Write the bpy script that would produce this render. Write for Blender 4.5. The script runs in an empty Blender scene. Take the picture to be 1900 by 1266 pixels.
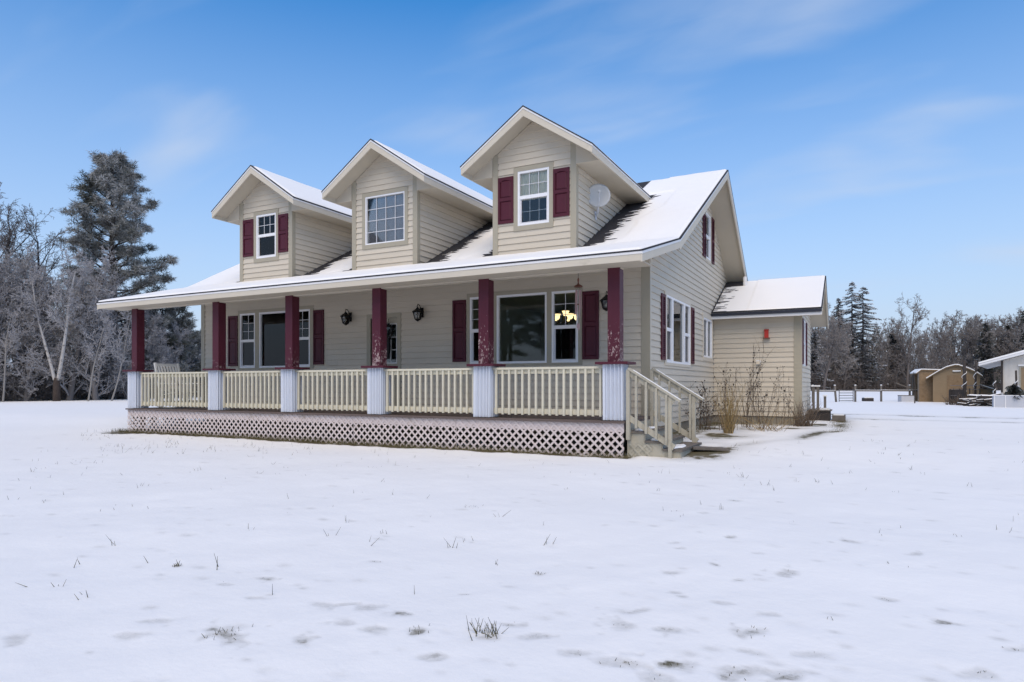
import bpy, bmesh, math, random
import numpy as np
from mathutils import Vector
R = math.radians
random.seed(7); rng = np.random.default_rng(7)
SC = bpy.context.scene
COL = SC.collection

# ------------------------------------------------------------------ camera, sky, sun, exposure
CAM = (3.54, -12.54, 1.18); YAW = 27.5; FPX = 1224.0; HOR = 715.0     # survey of the photo (1900 px wide)
cd = bpy.data.cameras.new('camera'); cam = bpy.data.objects.new('camera', cd); COL.objects.link(cam)
cam.location = CAM; cam.rotation_euler = (R(90), 0, R(YAW))
cd.sensor_width = 36; cd.lens = 36 * FPX / 1900; cd.shift_y = (HOR - 633) / 1900
cd.clip_start = 0.05; cd.clip_end = 4000
SC.camera = cam

SUN_EL, SUN_AZ = 52.0, 160.0            # azimuth clockwise from +Y (house depth)
w = bpy.data.worlds.new('World'); SC.world = w; w.use_nodes = True
nt = w.node_tree; N = nt.nodes; L = nt.links; N.clear()
def nd(tree, typ, **kw):
    n = tree.nodes.new(typ)
    for k, v in kw.items(): setattr(n, k, v)
    return n
def mth(tree, op, a, b=None, c=None, clamp=False):
    n = nd(tree, 'ShaderNodeMath', operation=op); n.use_clamp = clamp
    for i, v in enumerate((a, b, c)):
        if v is None: continue
        if isinstance(v, (int, float)): n.inputs[i].default_value = v
        else: tree.links.new(v, n.inputs[i])
    return n.outputs[0]
sky = nd(nt, 'ShaderNodeTexSky', sky_type='NISHITA'); sky.sun_disc = False
sky.sun_elevation = R(SUN_EL); sky.sun_rotation = R(SUN_AZ)
sky.altitude = 600; sky.air_density = 1.0; sky.dust_density = 0.0; sky.ozone_density = 1.0
tc = nd(nt, 'ShaderNodeTexCoord')
sep = nd(nt, 'ShaderNodeSeparateXYZ'); L.new(tc.outputs['Generated'], sep.inputs[0])
zc = mth(nt, 'MAXIMUM', sep.outputs[2], 0.0)
hsv = nd(nt, 'ShaderNodeHueSaturation'); L.new(sky.outputs[0], hsv.inputs['Color'])
hsv.inputs['Saturation'].default_value = 1.42; hsv.inputs['Value'].default_value = 1.08
# pale haze towards the horizon
hzf = nd(nt, 'ShaderNodeMapRange'); L.new(zc, hzf.inputs[0]); hzf.inputs[1].default_value = 0.02; hzf.inputs[2].default_value = 0.52; hzf.inputs[3].default_value = 1.0; hzf.inputs[4].default_value = 0.0
hz = nd(nt, 'ShaderNodeMix', data_type='RGBA'); L.new(hzf.outputs[0], hz.inputs[0]); L.new(hsv.outputs[0], hz.inputs[6]); hz.inputs[7].default_value = (2.5, 2.95, 3.85, 1)
# thin wispy cloud
zz = mth(nt, 'ADD', zc, 0.30); comb = nd(nt, 'ShaderNodeCombineXYZ')
L.new(mth(nt, 'DIVIDE', sep.outputs[0], zz), comb.inputs[0]); L.new(mth(nt, 'DIVIDE', sep.outputs[1], zz), comb.inputs[1])
mp = nd(nt, 'ShaderNodeMapping'); L.new(comb.outputs[0], mp.inputs[0])
mp.inputs['Location'].default_value = (7.7, 2.3, 0); mp.inputs['Rotation'].default_value = (0, 0, R(-27.5)); mp.inputs['Scale'].default_value = (0.55, 1.5, 1)
n1 = nd(nt, 'ShaderNodeTexNoise'); n1.inputs['Scale'].default_value = 2.1; n1.inputs['Detail'].default_value = 3; n1.inputs['Roughness'].default_value = 0.45; n1.inputs['Distortion'].default_value = 0.35
L.new(mp.outputs[0], n1.inputs['Vector'])
n2 = nd(nt, 'ShaderNodeTexNoise'); n2.inputs['Scale'].default_value = 9; n2.inputs['Detail'].default_value = 5; n2.inputs['Distortion'].default_value = .6; L.new(mp.outputs[0], n2.inputs['Vector'])
cm = nd(nt, 'ShaderNodeMapRange'); cm.interpolation_type = 'SMOOTHSTEP'; L.new(mth(nt, 'MULTIPLY_ADD', n2.outputs[0], .10, n1.outputs[0]), cm.inputs[0]); cm.inputs[1].default_value = .54; cm.inputs[2].default_value = .86
cmix = nd(nt, 'ShaderNodeMix', data_type='RGBA')
L.new(mth(nt, 'MULTIPLY', cm.outputs[0], 0.85), cmix.inputs[0]); L.new(hz.outputs[2], cmix.inputs[6])
cmix.inputs[7].default_value = (2.95, 3.4, 4.2, 1)
bg = nd(nt, 'ShaderNodeBackground'); bg.inputs[1].default_value = 0.135
L.new(cmix.outputs[2], bg.inputs[0]); wo = nd(nt, 'ShaderNodeOutputWorld'); L.new(bg.outputs[0], wo.inputs[0])

sd = bpy.data.lights.new('sun', 'SUN'); sun = bpy.data.objects.new('sun', sd); COL.objects.link(sun)
sd.energy = 1.9; sd.angle = R(55); sd.color = (1.0, 0.82, 0.575)
sv = Vector((math.sin(R(SUN_AZ)) * math.cos(R(SUN_EL)), math.cos(R(SUN_AZ)) * math.cos(R(SUN_EL)), math.sin(R(SUN_EL))))
sun.rotation_euler = (-sv).to_track_quat('-Z', 'Y').to_euler(); sun.location = (0, -20, 20)
vs = SC.view_settings; vs.view_transform = 'Standard'; vs.look = 'None'; vs.exposure = 0.58; vs.gamma = 1.0
SC.render.engine = 'CYCLES'

# ------------------------------------------------------------------ helpers
_s, _c = math.sin(R(YAW)), math.cos(R(YAW))
def spot(px, D):
    """ground point at depth D on the bearing of picture column px"""
    a = (px - 950) / FPX
    return CAM[0] + D * (a * _c - _s), CAM[1] + D * (a * _s + _c)
def gpt(px, py, z=0.0):
    D = (CAM[2] - z) * FPX / (py - HOR)
    return spot(px, D)

class MB:
    def __init__(s): s.v = []; s.f = []
    def add(s, vs, fs):
        o = len(s.v); s.v += [tuple(p) for p in vs]; s.f += [tuple(i + o for i in f) for f in fs]; return s
    def box(s, x0, x1, y0, y1, z0, z1):
        return s.add([(x0,y0,z0),(x1,y0,z0),(x1,y1,z0),(x0,y1,z0),(x0,y0,z1),(x1,y0,z1),(x1,y1,z1),(x0,y1,z1)],
                     [(0,3,2,1),(4,5,6,7),(0,1,5,4),(1,2,6,5),(2,3,7,6),(3,0,4,7)])
    def prism(s, poly, vec):
        n = len(poly); q = [tuple(p[i] + vec[i] for i in range(3)) for p in poly]
        return s.add(list(poly) + q, [tuple(range(n))[::-1], tuple(range(n, 2*n))] + [(i, (i+1) % n, n + (i+1) % n, n + i) for i in range(n)])
    def loft(s, a, b):
        n = len(a)
        return s.add(list(a) + list(b), [tuple(range(n))[::-1], tuple(range(n, 2*n))] + [(i, (i+1) % n, n + (i+1) % n, n + i) for i in range(n)])
    def path(s, pts, rad, n=6):
        pts = [Vector(p) for p in pts]; o = len(s.v)
        for i, p in enumerate(pts):
            d = (pts[min(i+1, len(pts)-1)] - pts[max(i-1, 0)]).normalized()
            ref = Vector((0,0,1)) if abs(d.z) < .9 else Vector((1,0,0))
            u = d.cross(ref).normalized(); v = d.cross(u); r = rad[i] if hasattr(rad, '__len__') else rad
            for k in range(n):
                a = 2*math.pi*k/n; s.v.append(tuple(p + u*(r*math.cos(a)) + v*(r*math.sin(a))))
        for i in range(len(pts)-1):
            for k in range(n):
                k2 = (k+1) % n; s.f.append((o+i*n+k, o+i*n+k2, o+(i+1)*n+k2, o+(i+1)*n+k))
        s.f.append(tuple(o + k for k in range(n))[::-1]); s.f.append(tuple(o + (len(pts)-1)*n + k for k in range(n)))
        return s
    def bar(s, p0, p1, w, h, up=(0,0,1)):
        p0 = Vector(p0); p1 = Vector(p1); d = (p1-p0).normalized(); u = d.cross(Vector(up)).normalized(); v = u.cross(d)
        q = [u*(w/2)+v*(h/2), -u*(w/2)+v*(h/2), -u*(w/2)-v*(h/2), u*(w/2)-v*(h/2)]
        return s.loft([p0+k for k in q], [p1+k for k in q])
    def lathe(s, c, prof, n=12):
        o = len(s.v)
        for r, z in prof:
            for k in range(n):
                a = 2*math.pi*k/n; s.v.append((c[0]+r*math.cos(a), c[1]+r*math.sin(a), c[2]+z))
        for i in range(len(prof)-1):
            for k in range(n):
                k2 = (k+1) % n; s.f.append((o+i*n+k, o+i*n+k2, o+(i+1)*n+k2, o+(i+1)*n+k))
        s.f.append(tuple(o+k for k in range(n))[::-1]); s.f.append(tuple(o+(len(prof)-1)*n+k for k in range(n)))
        return s
    def ball(s, c, r, n=8, sz=1.0):
        pr = [(max(1e-4, r*math.sin(math.pi*i/n)), -r*sz*math.cos(math.pi*i/n)) for i in range(n+1)]
        return s.lathe(c, pr, n+2)
    def build(s, name, mat, parent=None, smooth=False, kind=None):
        me = bpy.data.meshes.new(name); me.from_pydata(s.v, [], s.f)
        bm = bmesh.new(); bm.from_mesh(me); bmesh.ops.recalc_face_normals(bm, faces=bm.faces); bm.to_mesh(me); bm.free()
        if smooth: me.polygons.foreach_set('use_smooth', [True]*len(me.polygons))
        if mat: me.materials.append(mat)
        o = bpy.data.objects.new(name, me); COL.objects.link(o)
        if parent: o.parent = parent
        if kind: o['kind'] = kind
        return o

def tag(o, label, cat, group=None):
    o['label'] = label; o['category'] = cat
    if group: o['group'] = group
    return o
def thing(name, label, cat, loc=(0,0,0), rz=0, group=None):
    o = bpy.data.objects.new(name, None); o.empty_display_size = .2; COL.objects.link(o)
    o.location = loc; o.rotation_euler = (0, 0, rz); return tag(o, label, cat, group)
def copy_tree(o, parent=None):
    c = o.copy(); COL.objects.link(c)
    if parent: c.parent = parent
    for ch in o.children: copy_tree(ch, c)
    return c
def np_mesh(name, V, Fc, mat, parent=None, attrs=None, smooth=False, kind=None):
    """V (n,3); Fc (m,k) all the same size; attrs: name -> per-vertex floats"""
    me = bpy.data.meshes.new(name); V = np.asarray(V, np.float32); Fc = np.asarray(Fc, np.int32); m, k = Fc.shape
    me.vertices.add(len(V)); me.vertices.foreach_set('co', V.ravel())
    me.loops.add(m*k); me.loops.foreach_set('vertex_index', Fc.ravel())
    me.polygons.add(m); me.polygons.foreach_set('loop_start', np.arange(0, m*k, k, dtype=np.int32)); me.polygons.foreach_set('loop_total', np.full(m, k, np.int32))
    if smooth: me.polygons.foreach_set('use_smooth', np.ones(m, bool))
    for a, vals in (attrs or {}).items():
        at = me.attributes.new(a, 'FLOAT', 'POINT'); at.data.foreach_set('value', np.asarray(vals, np.float32))
    me.update(); me.validate()
    if mat: me.materials.append(mat)
    o = bpy.data.objects.new(name, me); COL.objects.link(o)
    if parent: o.parent = parent
    if kind: o['kind'] = kind
    return o
def vnoise(x, y, seed=0):
    x = np.asarray(x, float); y = np.asarray(y, float); ix = np.floor(x).astype(np.int64); iy = np.floor(y).astype(np.int64)
    fx = x-ix; fy = y-iy; fx = fx*fx*(3-2*fx); fy = fy*fy*(3-2*fy)
    def h(a, b):
        n = (a*374761393 + b*668265263 + seed*974634777) & 0xffffffff; n = ((n ^ (n >> 13))*1274126177) & 0xffffffff
        return ((n ^ (n >> 16)) & 0xffff)/65535.0
    return (h(ix,iy)*(1-fx)+h(ix+1,iy)*fx)*(1-fy) + (h(ix,iy+1)*(1-fx)+h(ix+1,iy+1)*fx)*fy
def sst(a, b, x):
    t = np.clip((np.asarray(x, float)-a)/(b-a), 0, 1); return t*t*(3-2*t)
def ground(x, y):
    """height of the snow field without its small relief"""
    return 0.155*sst(-2.7, 0.6, y) + 0.05*(vnoise(np.asarray(x)*.11+5, np.asarray(y)*.11+3, 4)-.5)*sst(3, 14, np.hypot(np.asarray(x)+2, np.asarray(y)+4))
def gz(x, y): return float(ground(x, y))

# ------------------------------------------------------------------ materials
def pmat(name, col, rough=.7, metal=0, var=.12, vscale=3.0, rand=0.0, bump=0.0, bscale=40.0, dirt=None, dscale=(1,1,1), dthr=(.55,.75), stretch=(1,1,1), spec=.3):
    m = bpy.data.materials.new(name); m.use_nodes = True; t = m.node_tree; b = t.nodes['Principled BSDF']
    b.inputs['Roughness'].default_value = rough; b.inputs['Metallic'].default_value = metal; b.inputs['Specular IOR Level'].default_value = spec
    tc = nd(t, 'ShaderNodeTexCoord'); mp = nd(t, 'ShaderNodeMapping'); t.links.new(tc.outputs['Object'], mp.inputs[0]); mp.inputs['Scale'].default_value = stretch
    n = nd(t, 'ShaderNodeTexNoise'); n.inputs['Scale'].default_value = vscale; n.inputs['Detail'].default_value = 5; t.links.new(mp.outputs[0], n.inputs['Vector'])
    val = mth(t, 'MULTIPLY_ADD', n.outputs[0], 2*var, 1-var)
    if rand:
        oi = nd(t, 'ShaderNodeObjectInfo'); val = mth(t, 'MULTIPLY', val, mth(t, 'MULTIPLY_ADD', oi.outputs['Random'], 2*rand, 1-rand))
    rgb = nd(t, 'ShaderNodeRGB'); rgb.outputs[0].default_value = (*col, 1)
    vm = nd(t, 'ShaderNodeVectorMath', operation='SCALE'); t.links.new(rgb.outputs[0], vm.inputs[0]); t.links.new(val, vm.inputs['Scale'])
    out = vm.outputs[0]
    if dirt:
        mp2 = nd(t, 'ShaderNodeMapping'); t.links.new(tc.outputs['Object'], mp2.inputs[0]); mp2.inputs['Scale'].default_value = dscale
        n2 = nd(t, 'ShaderNodeTexNoise'); n2.inputs['Scale'].default_value = 1; n2.inputs['Detail'].default_value = 8; n2.inputs['Roughness'].default_value = .65; t.links.new(mp2.outputs[0], n2.inputs['Vector'])
        mr = nd(t, 'ShaderNodeMapRange'); t.links.new(n2.outputs[0], mr.inputs[0]); mr.inputs[1].default_value = dthr[0]; mr.inputs[2].default_value = dthr[1]
        mx = nd(t, 'ShaderNodeMix', data_type='RGBA'); t.links.new(mr.outputs[0], mx.inputs[0]); t.links.new(out, mx.inputs[6]); mx.inputs[7].default_value = (*dirt, 1); out = mx.outputs[2]
    t.links.new(out, b.inputs['Base Color'])
    if bump:
        n3 = nd(t, 'ShaderNodeTexNoise'); n3.inputs['Scale'].default_value = bscale; n3.inputs['Detail'].default_value = 4; t.links.new(mp.outputs[0], n3.inputs['Vector'])
        bp = nd(t, 'ShaderNodeBump'); bp.inputs['Strength'].default_value = bump; bp.inputs['Distance'].default_value = .02; t.links.new(n3.outputs[0], bp.inputs['Height']); t.links.new(bp.outputs[0], b.inputs['Normal'])
    m['out'] = 1
    return m
SIDE = (.56, .50, .405)
M = {}
M['siding'] = pmat('cream_siding_paint', SIDE, .65, var=.05, vscale=2.5, rand=.035, bump=.15, bscale=60, dirt=(.36,.33,.25), dscale=(1.2,1.2,5), dthr=(.62,.86), stretch=(1,1,3))
M['trim'] = pmat('tan_trim_paint', (.36, .325, .25), .6, var=.06, vscale=5, bump=.1)
M['fascia'] = pmat('cream_fascia_paint', (.56, .505, .41), .6, var=.05, vscale=3, dirt=(.37,.33,.26), dscale=(2.2,2.2,3), dthr=(.62,.85), bump=.08)
M['soffit'] = pmat('cream_soffit', (.47, .42, .335), .7, var=.06, vscale=3)
M['drip'] = pmat('white_drip_edge', (.70, .69, .68), .45, var=.04)
M['vinyl'] = pmat('white_vinyl', (.78, .78, .79), .4, var=.03)
M['muntin'] = pmat('white_muntin', (.62, .62, .64), .5, var=.03)
M['shingle'] = pmat('charcoal_shingles', (.035, .034, .038), .9, var=.35, vscale=18, bump=.6, bscale=50)
M['deck'] = pmat('brown_deck_paint', (.125, .095, .085), .7, var=.25, vscale=6, rand=.1, stretch=(1,6,6), bump=.2)
M['lattice'] = pmat('pinkish_white_lattice', (.62, .54, .52), .7, var=.10, vscale=6, dirt=(.36,.30,.24), dscale=(3,3,5), dthr=(.55,.8), rand=.04)
M['rail'] = pmat('pale_cream_rail_paint', (.60, .56, .44), .65, var=.08, vscale=5, rand=.04, dirt=(.36,.34,.22), dscale=(4,4,3), dthr=(.58,.85))
M['stair'] = pmat('weathered_stair_paint', (.40, .37, .295), .75, var=.15, vscale=7, dirt=(.16,.15,.10), dscale=(5,5,4), dthr=(.52,.8), rand=.05, bump=.2)
M['galv'] = pmat('galvanised_sheet', (.60, .63, .69), .5, metal=.2, var=.06, vscale=3)
M['conc'] = pmat('foundation_concrete', (.27, .24, .19), .9, var=.2, vscale=5, bump=.4)
M['iron'] = pmat('black_iron', (.014, .013, .012), .45, metal=.3, var=.3, vscale=20)
M['white'] = pmat('white_paint', (.62, .61, .58), .6, var=.06)
M['room'] = pmat('room_wall_paint', (.36, .43, .38), .8, var=.05)
M['blind'] = pmat('blind_slat', (.82, .90, .85), .6, var=.05)
_t = M['blind'].node_tree; _b = _t.nodes['Principled BSDF']; _tl = nd(_t, 'ShaderNodeBsdfTranslucent'); _tl.inputs[0].default_value = (.86, .95, .90, 1); _mx = nd(_t, 'ShaderNodeMixShader'); _mx.inputs[0].default_value = .85
_t.links.new(_b.outputs[0], _mx.inputs[1]); _t.links.new(_tl.outputs[0], _mx.inputs[2]); _t.links.new(_mx.outputs[0], _t.nodes['Material Output'].inputs[0])
M['curtain'] = pmat('curtain_cloth', (.78, .74, .62), .9, var=.18, vscale=6)
M['mauve'] = pmat('grey_window_film', (.30, .27, .30), .8, var=.4, vscale=2.5)
M['red'] = pmat('red_box_paint', (.42, .035, .025), .5, var=.1)
M['dish'] = pmat('dish_grey', (.52, .52, .51), .5, var=.08)
M['osb'] = pmat('strand_board', (.225, .155, .09), .85, var=.3, vscale=14, dirt=(.16,.10,.05), dscale=(7,7,7), dthr=(.5,.7))
M['osbd'] = pmat('tan_shed_panel', (.24, .175, .105), .85, var=.15, vscale=3)
M['wood'] = pmat('grey_fence_wood', (.155, .135, .115), .9, var=.3, vscale=10, bump=.3)
M['darkwood'] = pmat('dark_wet_wood', (.05, .042, .038), .9, var=.3, vscale=8, bump=.3)
M['steel'] = pmat('grey_steel_pipe', (.16, .15, .15), .5, metal=.4, var=.15)
M['stucco'] = pmat('offwhite_stucco', (.58, .55, .50), .85, var=.08, vscale=2, dirt=(.40,.37,.33), dscale=(1,1,.6), dthr=(.5,.8))
M['planter'] = pmat('grey_planter_panel', (.46, .47, .50), .6, var=.05)
M['copper'] = pmat('dull_copper', (.20, .09, .065), .5, metal=.5, var=.2)
M['chime'] = pmat('pink_grey_tube', (.42, .28, .27), .5, metal=.3, var=.2)

def burgundy(name, wear):
    m = pmat(name, (.075, .014, .025), .5, var=.12, vscale=6, spec=.25)
    if wear:
        t = m.node_tree; b = t.nodes['Principled BSDF']; src = b.inputs['Base Color'].links[0].from_socket
        tc = nd(t, 'ShaderNodeTexCoord'); mp = nd(t, 'ShaderNodeMapping'); t.links.new(tc.outputs['Object'], mp.inputs[0]); mp.inputs['Scale'].default_value = (1,1,.55)
        n = nd(t, 'ShaderNodeTexNoise'); n.inputs['Scale'].default_value = 30; n.inputs['Detail'].default_value = 8; n.inputs['Roughness'].default_value = .7; t.links.new(mp.outputs[0], n.inputs['Vector'])
        nb = nd(t, 'ShaderNodeTexNoise'); nb.inputs['Scale'].default_value = 2.3; nb.inputs['Detail'].default_value = 2; t.links.new(tc.outputs['Object'], nb.inputs['Vector'])
        sp = nd(t, 'ShaderNodeSeparateXYZ'); t.links.new(tc.outputs['Object'], sp.inputs[0])
        lowz = nd(t, 'ShaderNodeMapRange'); t.links.new(sp.outputs[2], lowz.inputs[0]); lowz.inputs[1].default_value = 2.75; lowz.inputs[2].default_value = 1.55; lowz.inputs[3].default_value = -.10; lowz.inputs[4].default_value = .13
        xs = nd(t, 'ShaderNodeMapRange'); t.links.new(sp.outputs[0], xs.inputs[0]); xs.inputs[1].default_value = -11; xs.inputs[2].default_value = -4.5; xs.inputs[3].default_value = -.07; xs.inputs[4].default_value = .035
        v = mth(t, 'ADD', mth(t, 'ADD', n.outputs[0], lowz.outputs[0]), mth(t, 'ADD', mth(t, 'MULTIPLY_ADD', nb.outputs[0], .35, -.17), xs.outputs[0]))
        mr = nd(t, 'ShaderNodeMapRange'); t.links.new(v, mr.inputs[0]); mr.inputs[1].default_value = .66; mr.inputs[2].default_value = .70
        mx = nd(t, 'ShaderNodeMix', data_type='RGBA'); t.links.new(mr.outputs[0], mx.inputs[0]); t.links.new(src, mx.inputs[6]); mx.inputs[7].default_value = (.36, .27, .26, 1)
        t.links.new(mx.outputs[2], b.inputs['Base Color'])
    return m
M['post'] = burgundy('peeling_burgundy_paint', True)
M['shutter'] = burgundy('burgundy_shutter_plastic', False)

def glass(name, tint=(.93,.95,.94)):
    m = bpy.data.materials.new(name); m.use_nodes = True; t = m.node_tree; t.nodes.clear()
    fr = nd(t, 'ShaderNodeFresnel'); fr.inputs[0].default_value = 1.5
    tr = nd(t, 'ShaderNodeBsdfTransparent'); tr.inputs[0].default_value = (*tint, 1); gl = nd(t, 'ShaderNodeBsdfGlossy'); gl.inputs['Roughness'].default_value = .015
    mx = nd(t, 'ShaderNodeMixShader'); t.links.new(fr.outputs[0], mx.inputs[0]); t.links.new(tr.outputs[0], mx.inputs[1]); t.links.new(gl.outputs[0], mx.inputs[2])
    o = nd(t, 'ShaderNodeOutputMaterial'); t.links.new(mx.outputs[0], o.inputs[0]); return m
M['glass'] = glass('window_glass')
M['screen'] = glass('screened_glass', (.33,.35,.38))
def emit(name, col, st):
    m = bpy.data.materials.new(name); m.use_nodes = True; t = m.node_tree; t.nodes.clear()
    e = nd(t, 'ShaderNodeEmission'); e.inputs[0].default_value = (*col, 1); e.inputs[1].default_value = st
    o = nd(t, 'ShaderNodeOutputMaterial'); t.links.new(e.outputs[0], o.inputs[0]); return m
M['bulb'] = emit('lit_lamp_shade', (1, .72, .34), 1.6)

def snow_mat(name, bare=False):
    m = bpy.data.materials.new(name); m.use_nodes = True; t = m.node_tree; b = t.nodes['Principled BSDF']
    b.inputs['Roughness'].default_value = .65; b.inputs['Specular IOR Level'].default_value = .25
    tc = nd(t, 'ShaderNodeTexCoord')
    n = nd(t, 'ShaderNodeTexNoise'); n.inputs['Scale'].default_value = .8; n.inputs['Detail'].default_value = 6; t.links.new(tc.outputs['Object'], n.inputs['Vector'])
    mx = nd(t, 'ShaderNodeMix', data_type='RGBA'); t.links.new(n.outputs[0], mx.inputs[0]); mx.inputs[6].default_value = (.83,.815,.79,1); mx.inputs[7].default_value = (.875,.86,.835,1); out = mx.outputs[2]
    if bare:
        at = nd(t, 'ShaderNodeAttribute'); at.attribute_name = 'bare'
        n2 = nd(t, 'ShaderNodeTexNoise'); n2.inputs['Scale'].default_value = 30; n2.inputs['Detail'].default_value = 6; n2.inputs['Roughness'].default_value = .75; t.links.new(tc.outputs['Object'], n2.inputs['Vector'])
        n4 = nd(t, 'ShaderNodeTexNoise'); n4.inputs['Scale'].default_value = 5.5; n4.inputs['Detail'].default_value = 4; t.links.new(tc.outputs['Object'], n4.inputs['Vector'])
        v = mth(t, 'MULTIPLY_ADD', n4.outputs[0], 1.5, mth(t, 'MULTIPLY_ADD', n2.outputs[0], .7, mth(t, 'MULTIPLY_ADD', at.outputs['Fac'], 1.5, -1.80)))
        mr = nd(t, 'ShaderNodeMapRange'); t.links.new(v, mr.inputs[0]); mr.inputs[1].default_value = 0.0; mr.inputs[2].default_value = .5
        thin = mth(t, 'MAXIMUM', mr.outputs[0], mth(t, 'MULTIPLY', at.outputs['Fac'], mth(t, 'MULTIPLY_ADD', n2.outputs[0], 1.15, -.05)))  # thin snow over grass, and the painted shade of prints and dimples
        n3 = nd(t, 'ShaderNodeTexNoise'); n3.inputs['Scale'].default_value = 9; n3.inputs['Detail'].default_value = 5; t.links.new(tc.outputs['Object'], n3.inputs['Vector'])
        gm = nd(t, 'ShaderNodeMix', data_type='RGBA'); t.links.new(n3.outputs[0], gm.inputs[0]); gm.inputs[6].default_value = (.055,.055,.022,1); gm.inputs[7].default_value = (.17,.135,.08,1)
        m2 = nd(t, 'ShaderNodeMix', data_type='RGBA'); t.links.new(thin, m2.inputs[0]); t.links.new(out, m2.inputs[6]); t.links.new(gm.outputs[2], m2.inputs[7]); out = m2.outputs[2]
    t.links.new(out, b.inputs['Base Color'])
    nA = nd(t, 'ShaderNodeTexNoise'); nA.inputs['Scale'].default_value = 16; nA.inputs['Detail'].default_value = 7; nA.inputs['Roughness'].default_value = .6; t.links.new(tc.outputs['Object'], nA.inputs['Vector'])
    bp = nd(t, 'ShaderNodeBump'); bp.inputs['Strength'].default_value = .22; bp.inputs['Distance'].default_value = .02; t.links.new(nA.outputs[0], bp.inputs['Height']); t.links.new(bp.outputs[0], b.inputs['Normal'])
    return m
M['snow'] = snow_mat('snow'); M['field'] = snow_mat('snow_field', True)

def attr_mat(name, lo, hi, attr='frost', rough=.85):
    m = bpy.data.materials.new(name); m.use_nodes = True; t = m.node_tree; b = t.nodes['Principled BSDF']; b.inputs['Roughness'].default_value = rough; b.inputs['Specular IOR Level'].default_value = .15
    at = nd(t, 'ShaderNodeAttribute'); at.attribute_name = attr
    mx = nd(t, 'ShaderNodeMix', data_type='RGBA'); t.links.new(at.outputs['Fac'], mx.inputs[0]); mx.inputs[6].default_value = (*lo, 1); mx.inputs[7].default_value = (*hi, 1)
    t.links.new(mx.outputs[2], b.inputs['Base Color']); return m
M['twig'] = attr_mat('frosted_bark', (.060,.050,.046), (.43,.42,.43))
M['twigfar'] = attr_mat('far_bark', (.085,.068,.060), (.42,.39,.37))
M['needle'] = attr_mat('frosted_needles', (.036,.040,.018), (.46,.46,.46))
M['spruce'] = attr_mat('snowy_spruce', (.022,.028,.018), (.62,.63,.67))
M['pinebark'] = pmat('pine_bark', (.055,.042,.036), .95, var=.35, vscale=6, bump=.6, bscale=15)
M['birch'] = pmat('white_birch_bark', (.42,.40,.38), .8, var=.2, vscale=3, dirt=(.06,.05,.045), dscale=(3,3,6), dthr=(.55,.66))
M['birchgrey'] = pmat('grey_sapling_bark', (.24,.225,.21), .85, var=.2)
M['straw'] = attr_mat('dry_straw', (.10,.065,.04), (.46,.34,.17))
M['dead'] = attr_mat('dead_stems', (.045,.034,.028), (.20,.15,.11))

# ------------------------------------------------------------------ ground
FEET = [(420,1178,.13),(491,1071,.07),(412,1082,.05),(330,1046,.05),(600,1123,.08),(638,1122,.06),(678,1129,.07),(640,1160,.07),(685,1172,.06),(776,1172,.08),(903,1182,.07),
 (803,1220,.08),(1301,951,.06),(1253,1010,.05),(1263,1020,.05),(1243,1065,.06),(1255,1100,.06),(1265,1107,.05),(1188,1133,.06),(1155,1158,.09),(990,1178,.07),(1068,1208,.08),(1135,1225,.09),
 (1172,1226,.08),(1240,1168,.08),(1250,1227,.08),(1358,1000,.06),(1405,1030,.05),(1370,1078,.06),(1460,1065,.09),(1432,1142,.07),(1393,1174,.09),(1395,1208,.07),(1370,1243,.13),(1580,1007,.09),
 (1449,930,.05),(1360,927,.07),(1510,1213,.08),(1820,1247,.10),(1880,1200,.07),(1465,1252,.09),(945,1157,.06),(1222,1256,.1),(300,1150,.08),(30,1186,.1),(235,1180,.09),(560,1190,.07),(750,1140,.06),
 (1120,980,.05),(1190,870,.05),(1440,845,.05),(1550,970,.06),(1700,1030,.06),(1750,1150,.08),(1000,1060,.05),(860,1100,.05),(700,1040,.05),(1640,1110,.06),(1325,1050,.05),(1340,1120,.06),(470,1110,.06)]
DARK = {(420,1178),(491,1071),(903,1182),(776,1172),(1393,1174),(1188,1133),(1460,1065)}
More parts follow.
